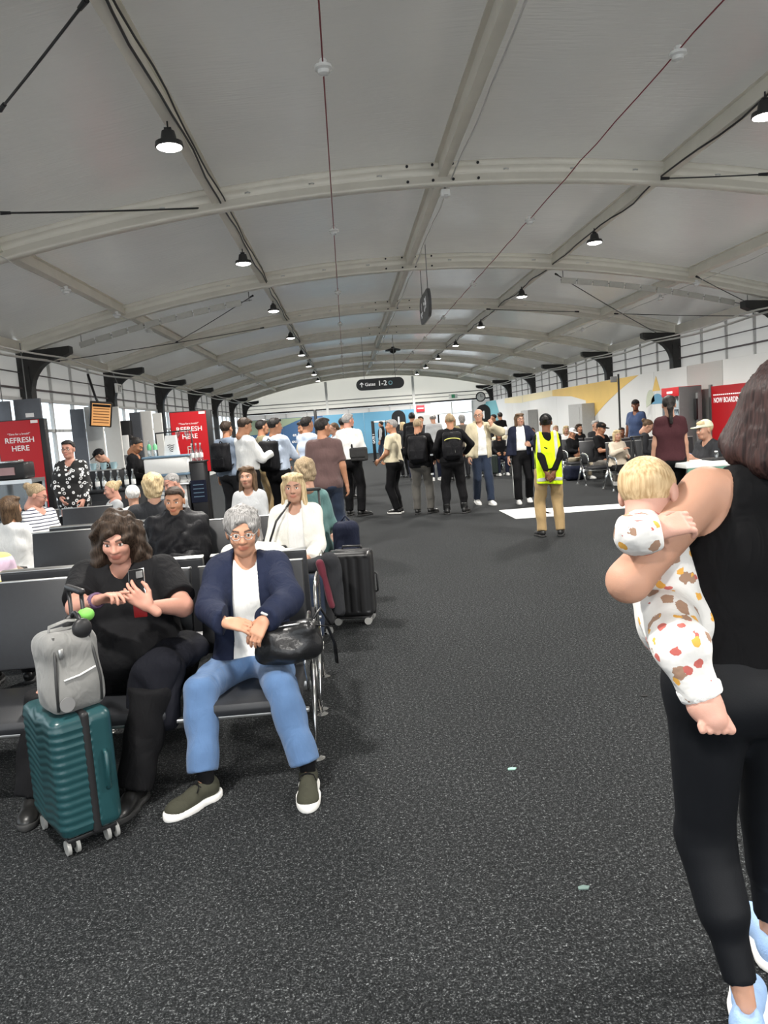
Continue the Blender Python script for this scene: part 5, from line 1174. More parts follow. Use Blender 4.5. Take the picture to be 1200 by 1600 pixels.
# phone
pp = P1['wl']
ph = thing('mobile_phone', 'black phone with a camera bump held up by the woman in the black T-shirt', 'phone', (pp.x-.050, pp.y+.030, pp.z+.095), 0); ph.rotation_euler = (-.35, -.12, -.1)
MB().box((0, 0, 0), (.074, .010, .150), bev=.006).build('phone_body', mat('phone_glass_black', (.01, .01, .011), .12), ph); MB().box((0, .0, 0), (.077, .007, .153), bev=.006).build('phone_edge', CHROME, ph)
MB().box((.017, -.008, .047), (.032, .008, .034), bev=.006).build('camera_bump', mat('camera_bump_grey', (.12, .12, .12), .25), ph)
rc = MB().box((pp.x-.045, pp.y+.02, pp.z-.02), (.06, .012, .06), bev=.003).build('red_card', mat('red_card_paper', C8(128, 10, 16), .5)); tag(rc, 'red card or wallet held below the phone', 'card')
# black coat across the phone woman's lap
cj = thing('draped_coat', 'black coat bundled over the lap between the two front-seat women', 'coat', (-.93, 3.62, .56), 0)
soft('coat_cloth', [ell((-.02, .06, .03), (.17, .17, .075), .05), cone((.0, -.14, .02), (-.02, -.17, -.18), .09, .07, .06), cone((-.10, -.14, .0), (-.12, -.18, -.28), .06, .05, .05), ell((.07, .1, .04), (.10, .12, .06), .05)], ct('black_navy_wool', 16, 17, 24), cj, .009, noise=wrinkle(.011, 36, 5)); soft('sleeve', [cone((.05, -.14, .02), (.02, -.20, -.22), .05, .042, .03)], MATS['black_navy_wool'], cj, .009, noise=wrinkle(.008, 40, 2))
# black handbag in the jeans woman's lap
LEA = mat('black_bag_leather', (.013, .013, .014), .28, var=.2, bump=.25, bscale=45)
hbg = thing('handbag', 'black leather handbag resting on the lap of the woman in jeans', 'handbag', (-.335, 3.47, .575), -.12)
hbg.rotation_euler = (.15, -.1, -.15)
soft('bag_body', [rbox((0, 0, .09), (.145, .055, .085), .035, .02), ell((0, -.02, .06), (.15, .075, .06), .05)], LEA, hbg, .007, noise=wrinkle(.007, 34, 2))
q = MB(); q.tube([(-.13, -.02, .172), (-.05, -.035, .178), (.05, -.03, .176), (.13, -.02, .172)], .006, 6); q.build('zip', mat('steel_zip', (.4, .4, .4), .3, 1), hbg, True)
q = MB(); q.tube([(.13, 0, .15), (.19, .03, .12), (.20, .06, .02), (.18, .10, -.10)], .010, 6, flat=(1, 0, 0)); q.tube([(.12, .02, .16), (.17, .06, .20), (.19, .1, .1)], .007, 6); q.build('strap', LEA, hbg, True)
q = MB(); q.tube([(-.12, -.03, .165), (-.14, -.04, .185), (-.11, -.05, .19)], .004, 6); q.build('zip_pull', ALU, hbg, True)

# ================================================================== MOTHER AND BABY ON THE RIGHT
TANK = ct('black_rib_tank', 11, 11, 13, bump=.1, var=.06); LEG = mat('black_leggings', (.0045, .0052, .007), .6, 0, .15, 3, .06, 300, spec=.2, sheen=.0)
MX, MY = .945, 1.83
P3 = person('woman in a black tank top and black leggings carrying a baby, back turned', MX, MY, -.06, 1.72, .0095, w=1.17, sex='f', skin='fair', hair=None, top=dict(m=TANK, sleeve='tank', hem=.03, grow=.006, amp=.003, name='tank_top'), bottom=dict(m=LEG, name='leggings', flare=.82, grow=.003, amp=.0015, crop=.16, waist=.10),
    tilt=.135, awm=1.16, elbow_l=tuple(((Matrix.Translation((MX, MY, 0)) @ rotm('Z', -.06)).inverted() @ onY(982, 908, 1.68))*(1.75/1.72)), wl=(-.14, .12, 1.26), wr=(.12, .30, 1.25), er=(1, 0, -1), ar=(.15, .20, .085), al=(-.045, -.09, .09), kr=(.05, 1, 0), kl=(-.22, 1, .0), head=(-.15, 0, 0), hh=(.03, .0, .675), footyaw=(-.1, -.45), hl=((.9, .3, .1), (.2, -.6, 0), .3),
    shoes=dict(m=mat('pale_blue_mesh_shoe', C8(140, 168, 206), .6, bump=.3, bscale=200), sole=WSOLE))
# long straight hair
def long_hair():
    HM = P3['HM']; W3 = P3['root'].matrix_world.copy()
    pr = [ell((0, -.02, .036), (.088, .108, .094), .02)]
    for x_, y_, lx, ly, lz, r1, r2 in ((-.055, -.02, -.11, -.02, -.10, .045, .045), (.065, -.02, .13, -.02, -.13, .045, .05), (-.035, -.07, -.07, -.095, -.12, .06, .05), (.04, -.07, .08, -.095, -.12, .06, .05), (0, -.08, 0, -.11, -.125, .055, .05), (-.065, .02, -.115, .04, -.08, .03, .035)):
        pr.append(cone((x_, y_, .02), (lx, ly, lz), r1, r2, .04))
    def strands(X, Y, Z): 
        a = np.arctan2(X, -Y-.02)
        return .0022*np.sin(a*34+3*np.sin(Z*9)+2*np.sin(a*7))+.0012*np.sin(a*71+Z*12)
    V, F = field(pr, .0065, 0, (), strands, [ell((0, .12, -.05), (.062, .085, .13), .01)])
    S_ = P3['S']
    Ml = Matrix.Scale(1/S_, 4) @ (Matrix.Translation((MX, MY, 0)) @ rotm('Z', -.06)).inverted() @ HM
    mesh_obj('hair', np_mesh('hair', xf(V, Ml)*S_, F), hair_mat('hair_auburn_brown', (.010, .005, .005), (.042, .021, .019), .5), P3['root'])
long_hair()
# baby sitting on her left hip, facing her; every point given in the hall's own frame
def romper_mat():
    m = bpy.data.materials.new('white_printed_cotton'); m.use_nodes = True; N = m.node_tree.nodes; L = m.node_tree.links; b = N['Principled BSDF']; b.inputs['Roughness'].default_value = .85
    tc = N.new('ShaderNodeTexCoord'); src = None
    base = N.new('ShaderNodeRGB'); base.outputs[0].default_value = (.64, .63, .61, 1); src = base.outputs[0]
    for sc_, th, col, sd in ((17, .27, C8(150, 120, 100), 0), (21, .21, C8(178, 92, 84), 3.3), (19, .20, C8(214, 160, 70), 7.7)):
        mp = N.new('ShaderNodeMapping'); mp.inputs['Location'].default_value = (sd, sd*.7, sd*.3); v = N.new('ShaderNodeTexVoronoi'); v.inputs['Scale'].default_value = sc_
        nz = N.new('ShaderNodeTexNoise'); nz.inputs['Scale'].default_value = 70; ad = N.new('ShaderNodeMath'); ad.operation = 'MULTIPLY_ADD'; ad.inputs[1].default_value = .32
        L.new(tc.outputs['Object'], mp.inputs[0]); L.new(mp.outputs[0], v.inputs['Vector']); L.new(tc.outputs['Object'], nz.inputs['Vector'])
        L.new(nz.outputs['Fac'], ad.inputs[0]); L.new(v.outputs['Distance'], ad.inputs[2])
        lt = N.new('ShaderNodeMath'); lt.operation = 'LESS_THAN'; lt.inputs[1].default_value = th+.16; L.new(ad.outputs[0], lt.inputs[0])
        mx = N.new('ShaderNodeMix'); mx.data_type = 'RGBA'; mx.inputs[7].default_value = (*col, 1); L.new(lt.outputs[0], mx.inputs[0]); L.new(src, mx.inputs[6]); src = mx.outputs[2]
    L.new(src, b.inputs['Base Color'])
    wv = N.new('ShaderNodeTexNoise'); wv.inputs['Scale'].default_value = 28; L.new(tc.outputs['Object'], wv.inputs['Vector']); bp = N.new('ShaderNodeBump'); bp.inputs['Strength'].default_value = .5; bp.inputs['Distance'].default_value = .012
    L.new(wv.outputs['Fac'], bp.inputs['Height']); L.new(bp.outputs['Normal'], b.inputs['Normal']); return m
def baby():
    o = Vector((.72, 1.78, 1.02))
    t = thing('person', 'blond baby in a white printed romper held on the woman\'s hip', 'person', o, 0)
    L_ = lambda p: Vector(p)-o
    hc = L_(onY(1014, 772, 1.82)); nk = L_(onY(1024, 802, 1.83)); ch = L_(onY(1035, 895, 1.85)); pv = L_(onY(1058, 970, 1.82))
    sh = L_(onY(1000, 835, 1.76)); elb = L_(onY(994, 833, 1.62)); wr_ = L_(onY(1028, 829, 1.615)); hnd = L_(onY(1062, 818, 1.615))
    hip = L_(onY(1042, 965, 1.74)); kn = L_(onY(1064, 1010, 1.62)); an = L_(onY(1098, 1090, 1.59)); toe = L_(onY(1118, 1142, 1.54))
    skin = skin_mat('skin_baby', C8(190, 146, 130), (.25, .17, .1))
    HMb = Matrix.Translation(hc) @ rotm('Z', -PI/2+.75) @ rotm('X', -.35) @ rotm('Y', -.1)
    hs = head_shell(.005, 'f'); sc = .80
    Vh = hs[0]*np.array((sc*1.04, sc*.98, sc*.92)); 
    body = [cone(nk, ch, .055, .075, .04), cone(ch, pv, .078, .082, .04), cone(sh, elb, .033, .028, .02), cone(elb, wr_, .027, .019, .02), cone(hip, kn, .055, .040, .03), cone(kn, an, .036, .026, .02)]
    # foot: heel, ball and toes
    fd = (toe-an); sd = Vector((1, .2, .15)).normalized()
    foot = [cone(an, an+fd*.25, .030, .031, .02), ell(an+fd*.2+Vector((-.006, 0, -.004)), (.028, .028, .026), .02), cone(an+fd*.2, an+fd*.70+sd*.006, .031, .029, .02)]
    for k in range(5):
        b0 = an+fd*(.78+.03*(1-abs(k-1.5)))+sd*(.028-.0135*k); foot.append(cone(b0, b0+fd*(.34-.05*k)+sd*(.006-.002*k), .0130 if k == 0 else .0095, .0115 if k == 0 else .0078, .003))
    bV, bF = field(body, .009); fV, fF = field(foot+[cone(an-fd*.25, an, .026, .026, .02)], .0032)
    fvec = (hnd-wr_)
    hV, hF = hand_shell(.55, .004, .3, .3, 1, None, 1.1)
    hV = xf(hV*.68, Matrix.Translation(wr_) @ frame(fvec, (-.1, .7, -.7)))
    V, F, M = join([(bV, bF, None), (xf(Vh, HMb), hs[1], hs[2]), (hV, hF, None), (fV, fF, None)])
    me = np_mesh('body', V, F); ca = me.color_attributes.new('mask', 'FLOAT_COLOR', 'POINT'); ca.data.foreach_set('color', M.ravel()); mesh_obj('body', me, skin, t)
    hV, hF = hair_shell('baby', .0055); mesh_obj('hair', np_mesh('hair', xf(hV*np.array((sc*1.045, sc*.985, sc*.93)), HMb), hF), hair_mat('hair_baby_blond', C8(166, 138, 100), C8(206, 182, 144), .6), t)
    rm = romper_mat()
    rp = [cone(nk+Vector((0, 0, -.012)), ch, .056, .078, .04), cone(ch, pv, .082, .088, .04), ell(pv+Vector((-.01, -.01, -.01)), (.088, .085, .085), .04), cone(sh, elb, .054, .047, .03), cone(elb, wr_, .045, .036, .02, True), cone(hip, kn, .066, .056, .04), cone(kn, kn.lerp(an, .96), .054, .045, .03, True), cone(nk, sh, .04, .04, .03)]
    V, F = field(rp, .007, 0, [lambda X, Y, Z: Z-(nk.z+.022)-.0*X-.0*Y], wrinkle(.005, 48, 1.4)); rmp = mesh_obj('romper', np_mesh('romper', V, F), rm, t)
    ax = (an-kn).normalized()
    V, F = field([cone(kn.lerp(an, .76), kn.lerp(an, 1.0), .049, .046, .01, True)], .006, 0, [lambda X, Y, Z: -((X-kn.lerp(an, .76)[0])*ax[0]+(Y-kn.lerp(an, .76)[1])*ax[1]+(Z-kn.lerp(an, .76)[2])*ax[2])]); mesh_obj('leg_cuff', np_mesh('leg_cuff', V, F), WHT, rmp)
    a2 = (wr_-elb).normalized(); c0 = elb.lerp(wr_, .70)
    V, F = field([cone(c0, wr_, .038, .037, .01, True)], .006, 0, [lambda X, Y, Z: -((X-c0[0])*a2[0]+(Y-c0[1])*a2[1]+(Z-c0[2])*a2[2])]); mesh_obj('sleeve_cuff', np_mesh('sleeve_cuff', V, F), WHT, rmp)
baby()

# ================================================================== ROOF FITTINGS
def roofpt(px, py, dz=0.0):
    z = 4.3
    for _ in range(25):
        p = onZ(px, py, z); z = .5*z+.5*(arch_z(p.x)+dz)
    return onZ(px, py, z)
REDW = mat('red_white_cable', C8(140, 70, 75), .6); DWIRE = mat('steel_brace_wire', (.05, .05, .05), .4, .6); WCAB = mat('white_cable', (.62, .61, .58), .5)
det_me = MB().lathe([(.02, .06), (.03, .05), (.03, .02), (.065, .012), (.068, -.012), (.045, -.02), (.042, -.045), (.02, -.055)], n=16).mesh('detector_body', 40); det_me.materials.append(WHITEP)
side_names = ['left of the ridge', 'right of the ridge', 'by the left eave', 'by the right eave']
def detector_line(xf_, zoff, ys, nm, cmat, y0, y1, cab=.03):
    c = MB(); pts = []
    n = int((y1-y0)/.55)
    for i in range(n+1):
        y = y0+(y1-y0)*i/n; pts.append((xf_, y, arch_z(xf_)+zoff+cab-.02*abs(math.sin(i*1.3))))
    c.tube(pts, .0065, 5); o = c.build('detector_cable', cmat, None, True); tag(o, f'thin tied cable linking smoke detectors {nm}', 'cable')
    for k, y in enumerate(ys):
        d = thing('smoke_detector', f'{ordn[k]} white smoke detector on the cable {nm}', 'detector', (xf_, y, arch_z(xf_)+zoff), 0, 'smoke detectors strung under the roof')
        share('detector_body', det_me, None, d); MB().tube([(0, 0, .05), (0, 0, cab+.02)], .007, 5).build('stem', BLACK, d, True)
detector_line(.03, -.06, [6.05+4.8*k for k in range(8)], side_names[0], REDW, 2.0, 43.5)
detector_line(2.76, -.05, [6.15+4.82*k for k in range(8)], side_names[1], REDW, 2.0, 43.5)
pL = [roofpt(*p, -.06) for p in ((98, 455), (183, 492), (236, 515), (308, 553))]
detector_line(sum(p.x for p in pL)/4, -.06, [pL[0].y, pL[1].y, pL[2].y, 24.2, 29.2, 34.2], side_names[2], WCAB, 9, 43.5)
pR = [roofpt(*p, -.06) for p in ((1028, 465), (908, 515), (838, 547))]
detector_line(sum(p.x for p in pR)/3, -.06, [14.1, pR[0].y, pR[1].y, pR[2].y, 33.5, 38.5], side_names[3], WCAB, 9, 43.5)
# brace wires
wires = [((0, 172), (135, 0)), ((0, 333), (338, 324)), ((868, 428), (1046, 531)), ((960, 490), (1182, 494)), ((1032, 279), (1200, 272)), ((86, 565), (412, 512)), ((275, 535), (395, 462)), ((760, 483), (905, 487)), ((1088, 432), (1196, 486))]
for k, (a, b) in enumerate(wires):
    A, B = roofpt(*a, .08 if k < 2 else -.02), roofpt(*b, .08 if k < 2 else -.02)
    t = thing('brace_wire', ['taut brace wire at the upper left corner of the roof', 'taut brace wire running from the left edge to the nearest arch', 'dark diagonal wire dropping to the right eave', 'thin level wire near the right eave', 'brace wire leaving the right purlin towards the right edge', 'long brace wire rising from the left eave', 'short diagonal wire under the left roof', 'fine wire along the third arch on the right', 'short diagonal wire below the second arch on the right'][k], 'wire', A)
    d = B-A; ln = d.length; pts = [d*(i/10)+Vector((0, 0, -.004*ln*math.sin(PI*i/10))) for i in range(11)]
    q = MB(); q.tube(pts, .010 if k < 3 else .008, 6); q.build('wire', DWIRE, t, True)
    q = MB(); q.cyl(d*.0, d*(.10/ln), .020, .016, 8); q.cyl(d*(1-.10/ln), d, .016, .020, 8); q.build('turnbuckle', BLACKM, t)
# cables along purlins and ridge
def run_cable(label, x, dz, m, r, y0, y1, amp=.03, ph=0.0):
    t = MB(); pts = []
    n = int((y1-y0)/.4)
    for i in range(n+1):
        y = y0+(y1-y0)*i/n
        pts.append((x+amp*math.sin(y*1.9+ph)+amp*.5*math.sin(y*4.3), y, arch_z(x)+dz+amp*.5*math.cos(y*2.7+ph)))
    t.tube(pts, r, 6); o = t.build('power_cable', m, None, True); tag(o, label, 'cable')
run_cable('black power cable clipped along the left lamp purlin', XC-2.665+.05, .075, BLACK, .011, 2, 43.8, .014)
run_cable('second black cable beside the left lamp purlin', XC-2.665+.085, .10, BLACK, .009, 2, 43.8, .012, 2.0)
run_cable('black power cable clipped along the right lamp purlin', XC+2.665-.03, .07, BLACK, .011, 2, 43.8, .03)
run_cable('white cable strung along the ridge beam', XC+.10, .05, WCAB, .010, 2, 43.8, .01)
# pale conduits along the eaves
for sgn, x0 in ((1, XL), (-1, XR)):
    for k, (dx, dz, r) in enumerate(((.55, 3.18, .022), (.80, 3.22, .016))):
        q = MB(); pts = []
        for i in range(61):
            y = 11+i*.53; ph = ((y-9.45) % 5)/5; pts.append((x0+sgn*dx, y, dz-.07*math.sin(PI*ph)))
        q.tube(pts, r, 6); o = q.build('eave_conduit', WCAB, None, True); tag(o, ['pale thick conduit sagging along the %s eave', 'pale thin conduit beside the thick one on the %s eave'][k] % ('left' if sgn > 0 else 'right'), 'conduit')
# perforated cable trays under the second arch, in segments
seg_me = MB().box((0, 0, 0), (.285, .03, .11), bev=.004).mesh('tray_segment', False); seg_me.materials.append(mat('pale_tray_metal', (.55, .54, .50), .5, .2))
for lab, xa, xb in (('pale segmented cable tray under the second arch on the left', XL+.9, -1.6), ('pale segmented cable tray under the second arch on the right', 4.3, XR-.5)):
    t = thing('cable_tray', lab, 'cable tray', ((xa+xb)/2, 14.95, arch_z((xa+xb)/2))); n = int((xb-xa)/.31); c0 = (xa+xb)/2
    for i in range(n):
        x = xa+(i+.5)*.31; sl = -.041*(x-XC); share('tray_segment', seg_me, None, t, (x-c0, 0, arch_z(x)-.09-arch_z(c0)), (0, -math.atan(sl), 0))
    q = MB(); q.tube([(x-c0, 0, arch_z(x)-.08-arch_z(c0)) for x in [xa+(xb-xa)*i/14 for i in range(15)]], .008, 5); q.build('carrier_wire', GREYP, t, True)
    for x in (xa+.05, xb-.05): MB().cyl((x-c0, 0, arch_z(x)-.1-arch_z(c0)), (x-c0, 0, arch_z(x)+.25-arch_z(c0)), .008, n=6).build('hanger', GREYP, t)
# sensors, camera dome
s_ = thing('ceiling_sensor', 'small white sensor box below the nearest arch at the ridge', 'sensor', (XC+.04, 9.56, 4.28)); MB().box((0, 0, .03), (.11, .09, .09), bev=.012).build('housing', WHITEP, s_); MB().box((0, -.045, -.0), (.05, .006, .006)).build('slot', GREYP, s_, False); MB().cyl((0, 0, .06), (0, 0, .15), .01, n=6).build('bracket', GREYP, s_)
p = onY(614, 548, 27.5); s_ = thing('camera_dome', 'dark dome camera hanging beside the ridge near the far end', 'camera', p); MB().lathe([(.28, 0), (.26, .04), (.06, .10), (.05, .14)], n=20).build('housing', BLACK, s_); MB().lathe([(.03, -.10), (.10, -.06), (.13, 0)], n=18).build('dome', mat('smoked_dome', (.02, .02, .02), .08), s_); MB().cyl((0, 0, .12), (0, 0, arch_z(p.x)+.2-p.z), .02, n=8).build('stem', WHITEP, s_)

# ================================================================== SIGNS
SGN = mat('sign_black', (.012, .013, .015), .35, var=.05); SWH = mat('sign_white', (.85, .85, .85), .5, emit=(1, 1, 1), estr=.15)
def stadium(L_, H_, n=12):
    r = H_/2; a = L_/2-r
    return [(a+r*math.cos(t), r*math.sin(t)) for t in [-PI/2+PI*i/n for i in range(n+1)]]+[(-a+r*math.cos(t), r*math.sin(t)) for t in [PI/2+PI*i/n for i in range(n+1)]]
def arrow_up(cx, cz, s, y): 
    q = MB(); q.box((cx, y, cz), (s*.16, .004, s)); 
    for sg in (-1, 1): q.box((cx+sg*s*.17, y, cz+s*.28), (s*.16, .004, s*.55), Matrix.Rotation(sg*-PI/4, 3, 'Y'))
    return q
gs = thing('gate_sign', 'black rounded hanging sign reading Gates 1-2 with an upward arrow', 'sign', (1.18, 25, 2.90))
MB().prism(stadium(1.55, .36), .08, lambda u, v, w: (u, w, v)).build('panel', SGN, gs, False)
arrow_up(-.60, 0, .15, -.004).build('arrow', SWH, gs, False)
text_obj('lettering', 'Gates', .145, SWH, gs, (-.325, -.004, .0), (1, 0, 0), (0, 0, 1), .015)
text_obj('lettering', '1-2', .225, SWH, gs, (.07, -.004, .01), (1, 0, 0), (0, 0, 1), .015)
q = MB(); q.tube([(.33+.055*math.cos(t), -.004, .01+.055*math.sin(t)) for t in [2*PI*i/16 for i in range(16)]], .016, 6, True); q.build('round_symbol', mat('pale_blue_symbol', C8(130, 175, 190), .5), gs, True)
for s in (-.5, .5): MB().cyl((s, .04, .17), (s, .04, arch_z(1.2)+.27-2.9), .007, n=6).build('hanger', GREYP, gs)
hs = thing('gate_sign', 'grey rounded hanging sign under the ridge seen almost edge-on', 'sign', (1.60, 14.1, 3.64))
MB().prism(stadium(1.55, .48), .05, lambda u, v, w: (w-.05, -u, v)).build('panel', mat('sign_dark_grey', (.085, .085, .09), .45), hs, False)
text_obj('lettering', '34', .27, SWH, hs, (-.054, -.27, .03), (0, -1, 0), (0, 0, 1), .015); text_obj('lettering', '1', .20, SWH, hs, (-.054, .38, .05), (0, -1, 0), (0, 0, 1), .015)
q = MB()
for dy, dz in ((.5, -.06), (.42, -.11), (.30, -.06), (-.02, .06), (-.1, -.06)): q.box((-.053, dy, dz), (.006, .05, .05))
q.build('small_symbols', SWH, hs, False)
for s in (-.5, .5): MB().cyl((-.02, s, .22), (-.02, s, arch_z(1.6)+.27-3.64), .007, n=6).build('hanger', GREYP, hs)
ex = thing('exit_sign', 'small white exit sign on the left wall above the screens', 'sign', onX(185, 607, XL+.45)); MB().box((0, 0, 0), (.05, .42, .22), bev=.01).build('housing', WHITEP, ex)
q = MB(); q.box((.028, -.08, 0), (.006, .05, .16)); q.box((.028, .04, 0), (.006, .04, .16)); q.box((.028, .11, .05), (.006, .05, .04)); q.build('pictogram', GREYP, ex, False); MB().cyl((0, 0, .1), (-.1, 0, .4), .01, n=6).build('hanger', GREYP, ex)
# gate area at the far end
for lab, px, py in (('black rounded gate totem with a white 1 left of the red sign', 622, 641), ('black rounded gate totem with a white 1 near the teal far wall', 755, 632)):
    p = onY(px, py, 40.0); t = thing('gate_totem', lab, 'sign', (p.x, 40.0, 0)); w_ = .36; zt = p.z
    poly = [(-w_, 0), (w_, 0)]+[(w_*math.cos(a), zt-w_+w_*math.sin(a)) for a in [PI*i/12 for i in range(13)]]
    MB().prism(poly, .2, lambda u, v, w: (u, w, v)).build('panel', SGN, t, False); text_obj('number', '1', .55, SWH, t, (0, -.004, zt-.55), (1, 0, 0), (0, 0, 1), .02)
p = onY(657, 638, 38.5); t = thing('gate_header', 'white gate header panel with a bright red sign over the far doorway', 'sign', (p.x, 38.5, 0))
MB().box((.3, .1, p.z-.1), (1.25, .12, .55), bev=.01).build('header', WHITEW, t); MB().box((0, 0, p.z), (.42, .05, .34), bev=.02).build('red_sign', mat('bright_red_sign', C8(232, 40, 48), .5, emit=(.9, .05, .07), estr=.3), t); MB().box((0, -.03, p.z), (.30, .006, .05)).build('white_mark', SWH, t, False)
for s in (-.28, .88): MB().box((s, .1, (p.z-.37)/2), (.09, .1, p.z-.37)).build('upright', BLACK if s > 0 else WHITEW, t, False)
t = thing('gate_display', 'tall black gate display frame with white vertical lettering', 'display', (onY(593, 690, 33.6).x, 33.6, 0))
MB().box((-.24, 0, .88), (.14, .1, 1.76), bev=.01).build('post', BLACK, t); MB().box((.08, 0, 1.72), (.62, .1, .07), bev=.01).build('top_bar', WHITEW, t); MB().box((.33, 0, .88), (.06, .1, 1.76), bev=.01).build('post', BLACK, t); text_obj('lettering', 'GATE 1', .13, SWH, t, (-.24, -.052, 1.0), (0, 0, 1), (-1, 0, 0), .01); MB().box((.05, 0, .03), (.8, .35, .05), bev=.01).build('base', BLACK, t)
p = onY(492, 640, 24); t = thing('slim_post', 'slim black post rising behind the queue', 'post', (p.x, 24, 0)); MB().box((0, 0, p.z/2), (.09, .09, p.z), bev=.02).build('shaft', BLACK, t); MB().lathe([(.2, 0), (.19, .02), (.06, .04)], n=16).build('base', BLACK, t)
ck = thing('wall_clock', 'round clock on the far gable wall at the right', 'clock', onY(751, 620, 44.3)); q = MB(); q.tube([(.26*math.cos(a), 0, .26*math.sin(a)) for a in [2*PI*i/20 for i in range(20)]], .03, 6, True); q.build('rim', BLACK, ck, True); MB().cyl((0, .02, 0), (0, .04, 0), .25, n=20).build('face', WHITEP, ck)
q = MB(); q.box((0, .0, .07), (.02, .01, .16)); q.box((.06, .0, 0), (.12, .01, .02)); q.build('hands', BLACK, ck, False)
es = thing('exit_sign', 'small green exit sign on the far gable wall', 'sign', onY(708, 619, 44.42)); MB().box((0, 0, 0), (.5, .06, .24), bev=.01).build('housing', WHITEP, es); MB().box((0, -.034, 0), (.2, .006, .2)).build('pictogram', mat('exit_green', C8(70, 150, 110), .5), es, False)
t = thing('aisle_pole', 'thin black pole standing against the yellow wall print', 'post', (onY(968, 640, 19).x, 19, 0)); MB().cyl((0, 0, 0), (0, 0, 2.42), .025, n=8).build('shaft', BLACK, t); MB().lathe([(.14, 0), (.13, .015), (.03, .03)], n=14).build('base', BLACK, t); MB().box((-.12, 0, 2.3), (.16, .05, .14), bev=.01).build('box', GREYP, t)
ps = MB().box((XB-.008, onX(1055, 640, XB).y, 1.52), (.012, .36, .62)).build('wall_poster', mat('poster_blue', C8(96, 150, 190), .5, var=.3, nscale=6)); tag(ps, 'narrow blue and black poster on the white wall by the vending machine', 'poster')
po = MB().box((XB-.012, onX(1055, 640, XB).y, 1.78), (.014, .36, .16)).build('poster_header', BLACK, ps, False)

# tactile floor tiles
TACT = mat('white_tactile_tile', (.80, .80, .78), .6, var=.05, bump=.5, bscale=60)
def floor_patch(name, label, px):
    pts = [onZ(*p) for p in px]; c = sum(pts, Vector())/len(pts)
    o = MB().prism([(p.x-c.x, p.y-c.y) for p in pts], .006, lambda u, v, w: (u, v, w)).build(name, TACT, None, False); o.location = (c.x, c.y, .001); return tag(o, label, 'floor marking')
floor_patch('tactile_tile', 'white slanted floor tile block beside the attendant', [(806, 811), (780, 798), (834, 793.5), (874, 806)])
floor_patch('tactile_strip', 'long white floor strip leading right from the tile block', [(856, 803.5), (838, 796), (992, 786.5), (1000, 792.5)])
LIT = [((800, 1202), 'pale green scrap of litter on the carpet', C8(140, 180, 165)), ((1007, 1088), 'tiny dark bit of litter on the carpet near the mother', C8(10, 10, 10)), ((912, 1388), 'faint grey-green scrap lower on the carpet', C8(90, 110, 105))]
for (px, lab, c_) in LIT:
    g = onZ(*px); o = MB().prism([(-.02, -.008), (.012, -.012), (.022, .004), (.0, .012), (-.018, .006)], .004, lambda u, v, w: (g.x+u, g.y+v, .001+w)).build('litter_scrap', mat(lab.split(' ')[1]+'_scrap_'+str(px[0]), c_, .8), None, False); tag(o, lab, 'litter')

# ================================================================== COFFEE STAND ON THE LEFT
REDP = mat('red_poster_print', C8(176, 10, 22), .45, var=.06, nscale=2); PTX = mat('poster_white_print', (.8, .76, .74), .5); BOT = mat('poster_bottle_outline', C8(205, 190, 180), .5)
def bottle_outline(par, cx, z0, z1, y):
    q = MB(); h_ = z1-z0
    for s in (-1, 1): q.tube([(cx+s*.035, y, z1), (cx+s*.035, y, z1-h_*.22), (cx+s*.05, y, z1-h_*.35), (cx+s*.12, y, z1-h_*.62), (cx+s*.12, y, z0)], .007, 5)
    q.tube([(cx-.035, y, z1), (cx+.035, y, z1)], .01, 5); q.tube([(cx-.04, y, z1-h_*.12), (cx+.04, y, z1-h_*.12)], .006, 5); q.build('bottle_outline', BOT, par, True)
def totem(label, xa, xb, Y, za, zb, stand):
    t = thing('poster_totem', label, 'poster stand', ((xa+xb)/2, Y, 0)); w_ = xb-xa; c = (za+zb)/2
    MB().box((.03, .08, c), (w_+.10, .14, zb-za+.03), bev=.01).build('case', BLACK, t); MB().box((0, 0, c), (w_, .012, zb-za)).build('poster', REDP, t, False)
    text_obj('lettering', 'REFRESH', .118, PTX, t, (0, -.008, zb-.31), (1, 0, 0), (0, 0, 1), .012, sx=1.02); text_obj('lettering', 'HERE', .118, PTX, t, (0, -.008, zb-.44), (1, 0, 0), (0, 0, 1), .012, sx=1.02)
    text_obj('lettering', '“Time for a break?”', .045, PTX, t, (0, -.008, zb-.21), (1, 0, 0), (0, 0, 1), .004); MB().box((w_/2-.07, -.008, zb-.03), (.11, .006, .045)).build('white_tab', PTX, t, False)
    bottle_outline(t, -.02, za+.03, zb-.62, -.009)
    if stand:
        for s in (-1, 1): MB().box((s*w_*.38, .08, za/2), (.05, .06, za)).build('leg', BLACK, t, False)
    return t
a = onY(-6, 660, 12.5); b = onY(60, 655, 12.5); totem('red poster stand reading REFRESH HERE at the left edge', a.x, b.x, 12.5, .62, 2.08, True)
a = onY(265, 645, 14.0); b = onY(321, 642, 14.0); totem('red poster stand reading REFRESH HERE behind the coffee counter', a.x, b.x, 14.0, 1.0, 2.08, True)
SLATE = mat('slate_panel', (.10, .105, .12), .5); OFFW = mat('offwhite_panel', (.70, .69, .66), .5, var=.04)
def board(name, label, pxa, pxb, pyt, Y, m, th=.06, cat='panel', zb=0.0):
    A = onY(pxa, pyt, Y); B = onY(pxb, pyt, Y); t = thing(name, label, cat, ((A.x+B.x)/2, Y, 0)); z = A.z
    MB().box((0, 0, (z+zb)/2), (B.x-A.x, th, z-zb), bev=.006).build('board', m, t, False)
    if zb == 0: MB().box((0, -.02, .03), (B.x-A.x+.1, .22, .06), bev=.006).build('base', GREYP, t, False)
    else: MB().cyl((0, 0, z), (0, 0, arch_z((A.x+B.x)/2)), .01, n=6).build('hanger', GREYP, t)
    return t, A, B
